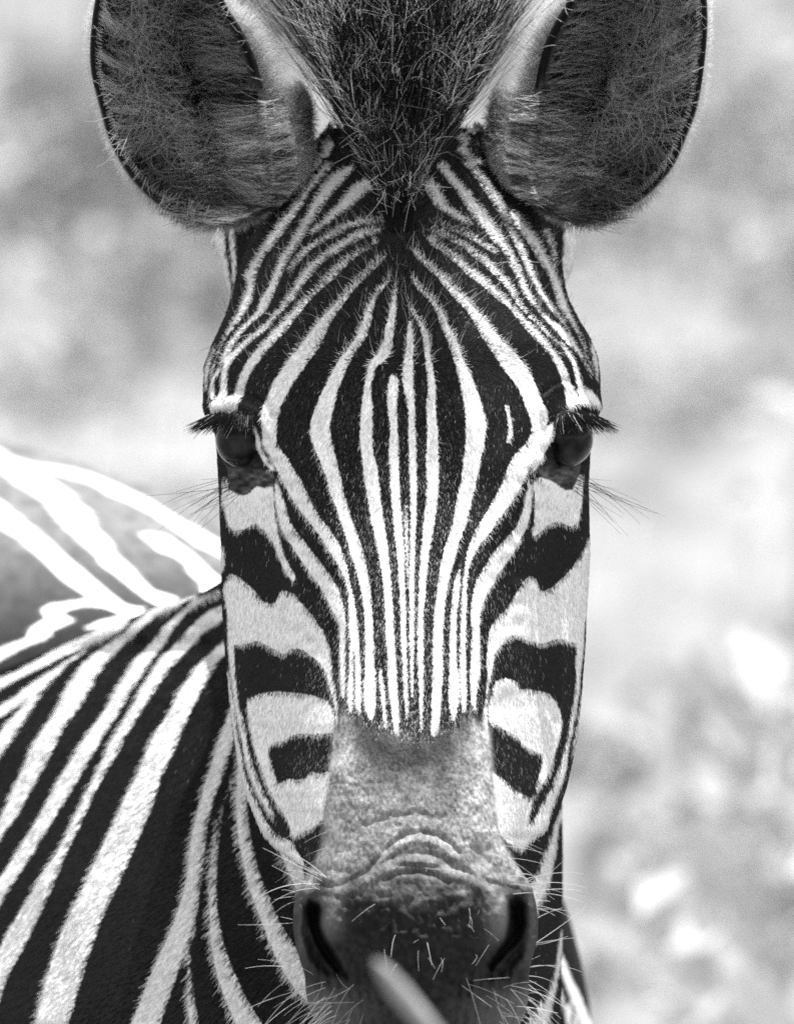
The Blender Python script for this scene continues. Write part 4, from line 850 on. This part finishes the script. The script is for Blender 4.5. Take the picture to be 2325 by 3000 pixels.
# ears
for E in EARS:
    rim, cen, side, yrim, sg = E['rim'], E['cen'], E['side'], E['yrim'], E['sgn']; n_r = len(rim)
    vec = rim - cen; ra_ = np.arctan2(vec[:, 1], vec[:, 0]); o_ = np.argsort(ra_)
    def bowl(u, v_):                                       # depth of the hollow at a chart position, and r (1 = rim)
        a = np.arctan2(v_ - cen[1], u - cen[0])
        Rr = np.interp(a, ra_[o_], np.hypot(vec[:, 0], vec[:, 1])[o_], period=2 * math.pi); yr = np.interp(a, ra_[o_], yrim[o_], period=2 * math.pi)
        r = np.hypot(u - cen[0], v_ - cen[1]) / Rr
        return yr + .058 * np.clip(1 - r ** 2, 0, 1) ** .8, r
    def combed(u0, v0, du, dv, Lpx, lift, curl, K=7):
        s = np.linspace(0, 1, K)[None, :]; n_ = len(u0)
        a = np.arctan2(dv, du); ca = rng.normal(0, curl, n_)
        cw = rng.normal(0, curl, (n_, 1)) * .35 * np.sin(s * rng.uniform(3, 8, (n_, 1)))
        an = a[:, None] + ca[:, None] * s + cw
        st_ = Lpx[:, None] / (K - 1)
        u = u0[:, None] + np.concatenate([np.zeros((n_, 1)), np.cumsum(np.cos(an)[:, 1:] * st_, 1)], 1)
        v_ = v0[:, None] + np.concatenate([np.zeros((n_, 1)), np.cumsum(np.sin(an)[:, 1:] * st_, 1)], 1)
        dep, r = bowl(u, v_)
        d0 = dep[:, :1]
        dep = np.minimum(dep, d0 + .010) * .5 + np.minimum(dep, d0 + .02) * .5 - lift[:, None] * np.sin(s * 2.4) - .0006
        return unproj(u, v_, dep)
    def scatter(n_, f):
        lo, hi_ = rim.min(0) - 30, rim.max(0) + 30; u = rng.uniform(lo[0], hi_[0], n_ * 6); v_ = rng.uniform(lo[1], hi_[1], n_ * 6)
        dep, r = bowl(u, v_); xo = (u - cen[0]) * sg
        k = f(xo, v_, r) > rng.random(len(u)); return u[k][:n_], v_[k][:n_], r[k][:n_], xo[k][:n_]
    PP, TT = [], []
    # outer band: dense short hair combed inwards
    u, v_, r, xo = scatter(9000, lambda xo, v_, r: ((r < .945) & (r > .70 - .08 * np.sin(v_ / 37)) & ((xo > 0) | (v_ > 470))).astype(float))
    n1 = len(u); inx = cen[0] - u; inv = cen[1] + 60 - v_; ln_ = np.hypot(inx, inv)
    PP.append(combed(u, v_, inx / ln_ + rng.normal(0, .15, n1), inv / ln_ * .8 + .25 + rng.normal(0, .15, n1), rng.uniform(40, 95, n1), rng.uniform(.001, .004, n1), .25))
    streak = sstep(vnoise(u / 16, v_ / 16 + 7) + rng.normal(0, .16, n1), .42, .70)
    TT.append((.04 + .80 * streak) * rng.uniform(.6, 1.2, n1) * (1 - .78 * sstep(v_, 340, 500)))  # lower hairs coloured darker, shade painted where the sun reaches them
    # inner half: long pale hair combed across the hollow
    u, v_, r, xo = scatter(11500, lambda xo, v_, r: ((r < np.where(v_ > 260, .99, .90)) & (xo < -30)).astype(float) * (.35 + .65 * sstep(-xo, 30, 160)))
    n2 = len(u)
    fan = (v_ - 380) / 520
    PP.append(combed(u, v_, sg * np.ones(n2) + rng.normal(0, .12, n2), (np.clip(fan * .7, -.25, .7) + .12) * (1 - 1.4 * sstep(v_, 430, 570)) + rng.normal(0, .16, n2), rng.uniform(55, 150, n2), rng.uniform(.002, .010, n2), .35))
    streak = sstep(vnoise(u / 40 + 11, v_ / 13) + rng.normal(0, .16, n2), .42, .66)
    TT.append((.03 + .97 * streak) * rng.uniform(.6, 1.15, n2) * (.6 + .4 * sstep(v_, 250, 480)) * (1 - .75 * sstep(v_, 520, 590)))  # painted shade: sunlit hairs at the bottom of the ear toned down
    # hair that starts on the furred base and sweeps over the inner edge into the hollow
    n2 = 6000; inner = np.where((side < -.35) & (rim[:, 1] > 160))[0]; i = inner[rng.integers(0, len(inner), n2)]; i = i[rng.random(n2) < sstep(rim[i, 1], 290, 430)]; n2 = len(i); off_ = rng.uniform(-25, 75, n2)
    u = rim[i, 0] - sg * off_ + rng.normal(0, 3, n2); v_ = rim[i, 1] - .35 * off_ + rng.normal(0, 8, n2)
    fan = (v_ - 380) / 520
    Pq = combed(u, v_, sg * np.ones(n2) + rng.normal(0, .10, n2), (np.clip(fan * .8, -.2, .8) + .25) * (1 - 1.3 * sstep(v_, 430, 570)) + rng.normal(0, .14, n2), rng.uniform(70, 160, n2), rng.uniform(.003, .007, n2), .3)
    Pq[..., 1] -= .004 * (1 - np.linspace(0, 1, Pq.shape[1]))[None, :]
    PP.append(Pq); streak = sstep(vnoise(u / 60 + 3, v_ / 12) + rng.normal(0, .16, n2), .38, .66)
    TT.append((.12 + .80 * streak) * rng.uniform(.6, 1.15, n2) * (1 - .6 * sstep(v_, 540, 620)))
    # tangled pale hair hanging over the dark middle
    u, v_, r, xo = scatter(1500, lambda xo, v_, r: ((r < .8) & (xo > -90) & (xo < 190) & (v_ > -150)).astype(float) * np.where((np.abs(v_ - 215) < 50) & (np.abs(xo - 40) < 70), .12, 1))
    n3 = len(u)
    PP.append(combed(u, v_, rng.normal(0, .7, n3), .7 + rng.normal(0, .6, n3), rng.uniform(50, 150, n3), rng.uniform(.004, .016, n3), .9))
    TT.append(rng.uniform(.25, .75, n3) * (1 - .7 * sstep(v_, 330, 480)))  # lower strands darkened in tone to look shaded
    PP = np.concatenate(PP); TT = np.concatenate(TT)
    strands('ear_hair', PP, taper(len(PP), PP.shape[1], .00014, .35), M_EARHAIR, zebra, TT, None, kind='stuff')
    # fringe on the back of the pinna, catching the sun
    n4 = 13000; kf = rng.random(n4) * n_r; i = np.floor(kf).astype(int) % n_r; sd_ = side[i]; vv = rim[i, 1]
    long_ = sstep(-sd_, .15, .6) * (1 - sstep(vv, 330, 450))
    r0 = 1.0 + rng.uniform(-.10, .04, n4) + .10 * long_ * rng.random(n4)
    uv = cen + (rim[i] - cen) * r0[:, None]
    base_ = unproj(uv[:, 0], uv[:, 1], yrim[i] + rng.uniform(.006, .016, n4) + .012 * long_)
    radial = unit(np.stack([rim[i, 0] - cen[0], 0 * sd_, -(rim[i, 1] - cen[1])], -1))
    d = unit(radial + rng.normal(0, .28, (n4, 3)) + np.outer(.55 * long_, Zf) + np.outer(.5 * sstep(vv, 450, 600), np.array([.3 * sg, 0, -.5])))
    L = (.0034 + .0095 * long_ + .0010 * sstep(vv, 430, 560)) * rng.uniform(.4, 1.3, n4); s = np.linspace(0, 1, 5)[None, :, None]
    Pq = base_[:, None] + L[:, None, None] * (d[:, None] * s + rng.normal(0, .14, (n4, 1, 3)) * s ** 2)
    strands('ear_fringe', Pq, taper(n4, 5, .00012, .3), M_EARHAIR, zebra, rng.uniform(.55, .85, n4) * (1 - .55 * sstep(vv, 480, 600)), None, kind='stuff')
    # furred base: the coat parts along a rib and flows to both sides
    B, br = E['base'], E['brad']; n5 = 15000
    k = rng.uniform(0, len(B) - 1.01, n5); i = k.astype(int); f = (k - i)[:, None]
    cen3 = B[i] * (1 - f) + B[i + 1] * f; ph = rng.uniform(0, 2 * math.pi, n5)
    nn = unit(np.stack([np.cos(ph), -np.abs(np.sin(ph)), .25 * np.sin(ph * 2)], -1)); root = cen3 + nn * br[i][:, None] * .97
    uq, vq = proj(root)
    rib = 775 if sg < 0 else 1556
    away = np.where((uq - rib) * sg > 0, 1.0, -.45)
    d = np.outer(away * sg * .8, X) - np.outer(.5 + .5 * sstep(vq, 420, 560), Zf) + np.outer(1 - sstep(vq, 300, 400), Zf * 1.1) + rng.normal(0, .25, (n5, 3))
    Pq = lay(root, nn, d, rng.uniform(.006, .014, n5) * (1 - .75 * sstep(vq, 520, 600)), np.radians(rng.uniform(10, 30, n5)), 5, .15)
    pat = np.exp(-(((uq - (868 if sg < 0 else 1470)) / 38) ** 2 + ((vq - 350) / 60) ** 2))
    tn = (.78 + .10 * (1 - sstep(vq, 280, 360)) - .66 * pat) * rng.uniform(.55, 1.25, n5)
    strands('ear_base_fur', Pq, taper(n5, 5, .00015, .3), M_EARHAIR, zebra, np.clip(tn, .02, .8), None, kind='stuff')

# eyelashes and eye bristles
for c_, R_, sg in EYES:
    na = 800
    a = rng.uniform(-.9, .75, na)                          # along the upper lid, outer end first
    u0 = np.where(sg < 0, 612 + (a + .9) * 78, 1748 - (a + .9) * 74); v0 = 1222 - 14 * np.cos(a * 1.4) + rng.normal(0, 5, na) + 8
    y0 = c_[1] - .012 + rng.normal(0, .003, na) - .006 * (a + .9)
    root = unproj(u0, v0, y0)
    d = unit(np.stack([sg * (1.0 - .75 * (a + .9)) + rng.normal(0, .14, na), -.35 + rng.normal(0, .12, na), -.38 - .28 * (a + .9) + rng.normal(0, .1, na)], -1))
    L = rng.uniform(.005, .0140, na) * (1 - .25 * (a + .9)); s = np.linspace(0, 1, 6)[None, :, None]
    Pl = root[:, None] + L[:, None, None] * (d[:, None] * s + np.array([sg * .12, 0, -.16]) * s ** 2)
    strands('eyelash', Pl, taper(na, 6, .00017, .3), M_MANE, zebra, np.where(rng.random(na) < .07, .55, .012), None, kind='stuff')
    nb = 20
    if sg < 0: u0 = rng.uniform(672, 730, nb); v0 = rng.uniform(1385, 1440, nb)
    else: u0 = rng.uniform(1640, 1698, nb); v0 = rng.uniform(1385, 1440, nb)
    root = np.stack([unproj(np.array(a_), np.array(b_), np.array(surf_y(a_, b_))) for a_, b_ in zip(u0, v0)])
    el = rng.uniform(-.95, -.02, nb)
    d = unit(np.stack([sg * np.ones(nb), rng.uniform(-.5, -.1, nb), el], -1)); L = rng.uniform(.020, .058, nb); s = np.linspace(0, 1, 9)[None, :, None]
    Pl = root[:, None] + L[:, None, None] * (d[:, None] * s + np.array([0, 0, 1]) * rng.normal(-.12, .12, (nb, 1, 1)) * s ** 2)
    strands('eye_whisker', Pl, taper(nb, 9, .00012, .4), M_WHISK, zebra, np.full(nb, .02), None, kind='stuff')
# muzzle whiskers: both sides of the muzzle, nose bristles, chin
WP, WR, WT = [], [], []
def whisk(u0, v0, d, L, r, tone, bend):
    ok = (look(nsd, u0, v0) > 6) & (look(wsd, u0, v0) > 4); u0, v0, d, L, tone, bend = u0[ok], v0[ok], d[ok], L[ok], tone[ok], bend[ok]
    root = np.stack([unproj(np.array(a_), np.array(b_), np.array(surf_y(a_, b_))) for a_, b_ in zip(u0, v0)])
    s = np.linspace(0, 1, 9)[None, :, None]
    P_ = root[:, None] + L[:, None, None] * (unit(d)[:, None] * s + bend[:, None] * s ** 2)
    WP.append(P_); WR.append(taper(len(u0), 9, r, .4)); WT.append(tone)
for sg in (-1, 1):
    n6 = 75
    v0 = rng.uniform(2560, 3000, n6); eL_ = np.interp(v0, VH[:, 0], uEL if sg < 0 else uER)
    u0 = eL_ - sg * rng.uniform(4, 60, n6)
    low = sstep(v0, 2750, 2950)
    d = np.stack([sg * rng.uniform(.7, 1.1, n6), rng.uniform(-.5, .15, n6), .25 - .75 * low + rng.normal(0, .28, n6)], -1)
    L = rng.uniform(.010, .042, n6) * (1 + .25 * low)
    bend = np.stack([-sg * .08 * np.ones(n6), 0 * v0, rng.normal(-.22, .14, n6)], -1)
    whisk(u0, v0, d, L, .00017, rng.uniform(.35, .75, n6), bend)
    n7 = 9
    v0 = rng.uniform(2230, 2520, n7); eL_ = np.interp(v0, VH[:, 0], uEL if sg < 0 else uER); u0 = eL_ - sg * rng.uniform(0, 30, n7)
    whisk(u0, v0, np.stack([sg * np.ones(n7), -.2 * np.ones(n7), rng.normal(-.25, .15, n7)], -1), rng.uniform(.012, .03, n7), .00011, rng.uniform(.3, .6, n7), np.tile(np.array([0, 0, -.15]), (n7, 1)))
n8 = 18
u0 = rng.uniform(990, 1450, n8); v0 = rng.uniform(2590, 2830, n8)
whisk(u0, v0, np.stack([rng.normal(0, .5, n8) + (u0 - 1210) / 300, -.45 * np.ones(n8), rng.normal(-.75, .35, n8)], -1), rng.uniform(.004, .0095, n8), .00016, rng.uniform(.55, .85, n8),
      np.stack([rng.normal(0, .4, n8), 0 * u0, -.6 * np.ones(n8)], -1))
n9 = 34
u0 = np.concatenate([rng.uniform(930, 1090, n9 // 2), rng.uniform(1350, 1510, n9 // 2)]); v0 = rng.uniform(2860, 2990, n9)
whisk(u0, v0, np.stack([np.where(u0 < 1200, -1, 1) * rng.uniform(.2, .8, n9), -.5 * np.ones(n9), rng.normal(-.4, .5, n9)], -1), rng.uniform(.012, .04, n9), .00012, rng.uniform(.25, .6, n9),
      np.stack([rng.normal(0, .25, n9), 0 * u0, rng.normal(-.15, .25, n9)], -1))
strands('whiskers', np.concatenate(WP), np.concatenate(WR), M_WHISK, zebra, np.concatenate(WT), None, kind='stuff')
# ---------------------------------------------------------------- pale shrubs behind, dry grass, one blade in front of the nose
def leaves(cx, n_, size, bent=.25):
    """n_ leaf faces (diamond of two triangles, folded) at centres cx"""
    a = unit(rng.normal(0, 1, (n_, 3)) + np.array([0, 0, -.25])); b = unit(np.cross(a, rng.normal(0, 1, (n_, 3)))); nrm_ = np.cross(a, b)
    sz = (size * rng.uniform(.55, 1.3, n_))[:, None]
    p0 = cx; p1 = cx + a * sz * .5 + b * sz * .24; p2 = cx + a * sz + nrm_ * sz * bent * .4; p3 = cx + a * sz * .5 - b * sz * .24
    V = np.stack([p0, p1 - nrm_ * sz * .06, p2, p3 - nrm_ * sz * .06], 1).reshape(-1, 3)
    return V, np.arange(4 * n_).reshape(-1, 4)
LEAF = [simple('pale_leaf', .54, rough=.6, spec=.3, noise=.25, scale=6, trans=.45), simple('grey_leaf', .52, rough=.6, spec=.3, noise=.3, scale=6, trans=.4), simple('dusty_leaf', .48, rough=.7, spec=.2, noise=.3, scale=6, trans=.42)]
M_BARK = simple('bark', .34, rough=.9, noise=.3, scale=30)
def shrub(x, y, h, rx, nleaf, size, mat, label, group=None, nclump=26):
    gz = float(ground_z(np.array(x), np.array(y)))
    r = empty('shrub', (x, y, gz)); r['base'] = (x, y, gz); tag(r, label, 'shrub', group)
    Vs, Fs, k = [], [], 0
    cl = np.stack([rng.normal(0, rx * .52, nclump), rng.normal(0, rx * .52, nclump), h * rng.uniform(.16, .98, nclump)], -1)
    cl[:, :2] *= np.sqrt(np.clip(1.15 - np.abs(cl[:, 2:3] / h - .5), .2, 1))
    for s in range(7):
        tgt = cl[rng.integers(0, nclump)]; t_ = np.linspace(0, 1, 8)[:, None]
        pth = np.array([rng.normal(0, .05), rng.normal(0, .05), -.05]) * (1 - t_) + tgt * t_ + np.array([0, 0, .12 * h]) * np.sin(t_ * math.pi)
        Vt, Ft = tube(pth + (x, y, gz), np.linspace(.025, .006, 8), 6); Vs.append(Vt); Fs.append(Ft + k); k += len(Vt)
    mesh('trunk', np.concatenate(Vs), np.concatenate(Fs), M_BARK, r)
    per = nleaf // nclump; cs = []
    for c_ in cl:
        e = unit(rng.normal(0, 1, (per, 3))) * (rng.random((per, 1)) ** .45) * rng.uniform(.16, .34) * np.array([1, 1, .8])
        cs.append(c_ + e)
    cx = np.concatenate(cs); cx[:, 2] = np.clip(cx[:, 2], .05, None)
    V, F = leaves(cx + (x, y, gz), len(cx), size)
    mesh('crown', V, F, mat, r, smooth=False)
shrub(-1.45, 14.0, 3.0, 1.0, 5200, .060, LEAF[0], 'spreading pale shrub behind the striped rump', nclump=44)
shrub(-.20, 17.0, 3.6, 1.2, 8000, .060, LEAF[0], 'tall pale shrub straight behind the upright mane', nclump=50)
shrub(1.35, 14.5, 3.2, 1.1, 8000, .065, LEAF[0], 'bushy pale shrub behind the ear with smooth outer rim', nclump=50)
shrub(.78, 8.4, 1.50, .50, 2200, .085, LEAF[2], 'low broad leaved shrub beside the neck under the tall pale one')
shrub(-3.2, 17.5, 3.0, 1.0, 3600, .07, LEAF[2], 'dusty shrub at the foot of the slope past the rump')
shrub(3.3, 17.2, 3.0, 1.0, 3600, .07, LEAF[1], 'grey shrub at the foot of the slope past the pale bushes')

# dry grass on the ground
def blades(cx, h, wd, lean):
    n_ = len(cx); a = rng.uniform(0, 2 * math.pi, n_); dr = np.stack([np.cos(a), np.sin(a), 0 * a], -1); sd_ = np.stack([-np.sin(a), np.cos(a), 0 * a], -1)
    V = []
    for s, w_ in ((0, 1), (.4, .9), (.75, .6), (1, .05)):
        c_ = cx + dr * (lean * h * s ** 2)[:, None] + np.outer(h * s * (1 - .15 * s * lean), Zf)
        V += [c_ - sd_ * (wd * w_)[:, None], c_ + sd_ * (wd * w_)[:, None]]
    V = np.stack(V, 1).reshape(-1, 3); b_ = np.arange(n_)[:, None] * 8
    F = np.concatenate([b_ + np.array([[0, 1, 3, 2]]), b_ + np.array([[2, 3, 5, 4]]), b_ + np.array([[4, 5, 7, 6]])])
    return V, F
M_STRAW = simple('straw', .48, rough=.6, spec=.3, noise=.25, scale=8, trans=.3)
n_ = 16000
gxy = np.stack([rng.uniform(-5, 5, n_), rng.uniform(-5.5, 22, n_)], -1)
gxy = gxy[(np.abs(gxy[:, 0]) > .35) | (gxy[:, 1] > -.6)]; n_ = len(gxy)
cx = np.stack([gxy[:, 0], gxy[:, 1], ground_z(gxy[:, 0], gxy[:, 1]) - .01], -1)
V, F = blades(cx, rng.uniform(.10, .42, n_), rng.uniform(.002, .005, n_), rng.uniform(.1, .7, n_))
g = mesh('dry_grass', V, F, M_STRAW, smooth=False); tag(g, 'short dry grass covering the ground round the zebra', 'grass', kind='stuff')
# long-leaved plants beside the neck, out of focus
shrub(.47, 4.9, 1.22, .20, 190, .095, LEAF[0], 'leafy plant with long blurred leaves close beside the striped neck', nclump=12)
shrub(.80, 5.6, 1.38, 0.26, 300, .10, LEAF[0], 'taller long leaved plant next to the low shrub', nclump=14)
# the blade before the muzzle
y_ = -1.7
c_ = [unproj(np.array(a), np.array(b), np.array(y_)) for a, b in ((1450, 3260), (1330, 3110), (1220, 2970), (1140, 2870), (1090, 2805))]
foot = np.array([.13, y_ + .02, 0.0])
pth = np.array([foot, foot + (-.005, 0, .3), foot + (-.02, 0, .62)] + [np.array(p) for p in c_])
ts = np.linspace(0, 1, 40); tt = np.linspace(0, 1, len(pth))
pth = np.stack([tab(ts, list(zip(tt, pth[:, k])), .10) for k in range(3)], 1)
wd = np.interp(ts, [0, .5, .8, .9, 1], [.003, .0042, .0044, .0034, .0004])
T = unit(np.gradient(pth, axis=0)); A_ = unit(np.cross(T, Yf))
V = np.stack([pth - A_ * wd[:, None], pth - Yf * wd[:, None] * .35, pth + A_ * wd[:, None], pth + Yf * wd[:, None] * .15], 1)
blade = empty('tall_grass', tuple(foot)); blade['base'] = tuple(foot)
tag(blade, 'single pale dry grass blade rising in front of the dark muzzle', 'grass')
mesh('blade', V.reshape(-1, 3), grid_faces(40, 4), simple('dull_straw', .27, rough=.7, noise=.3, scale=60), blade)
for o_ in scene.objects:
    if 'base' in o_: del o_['base']
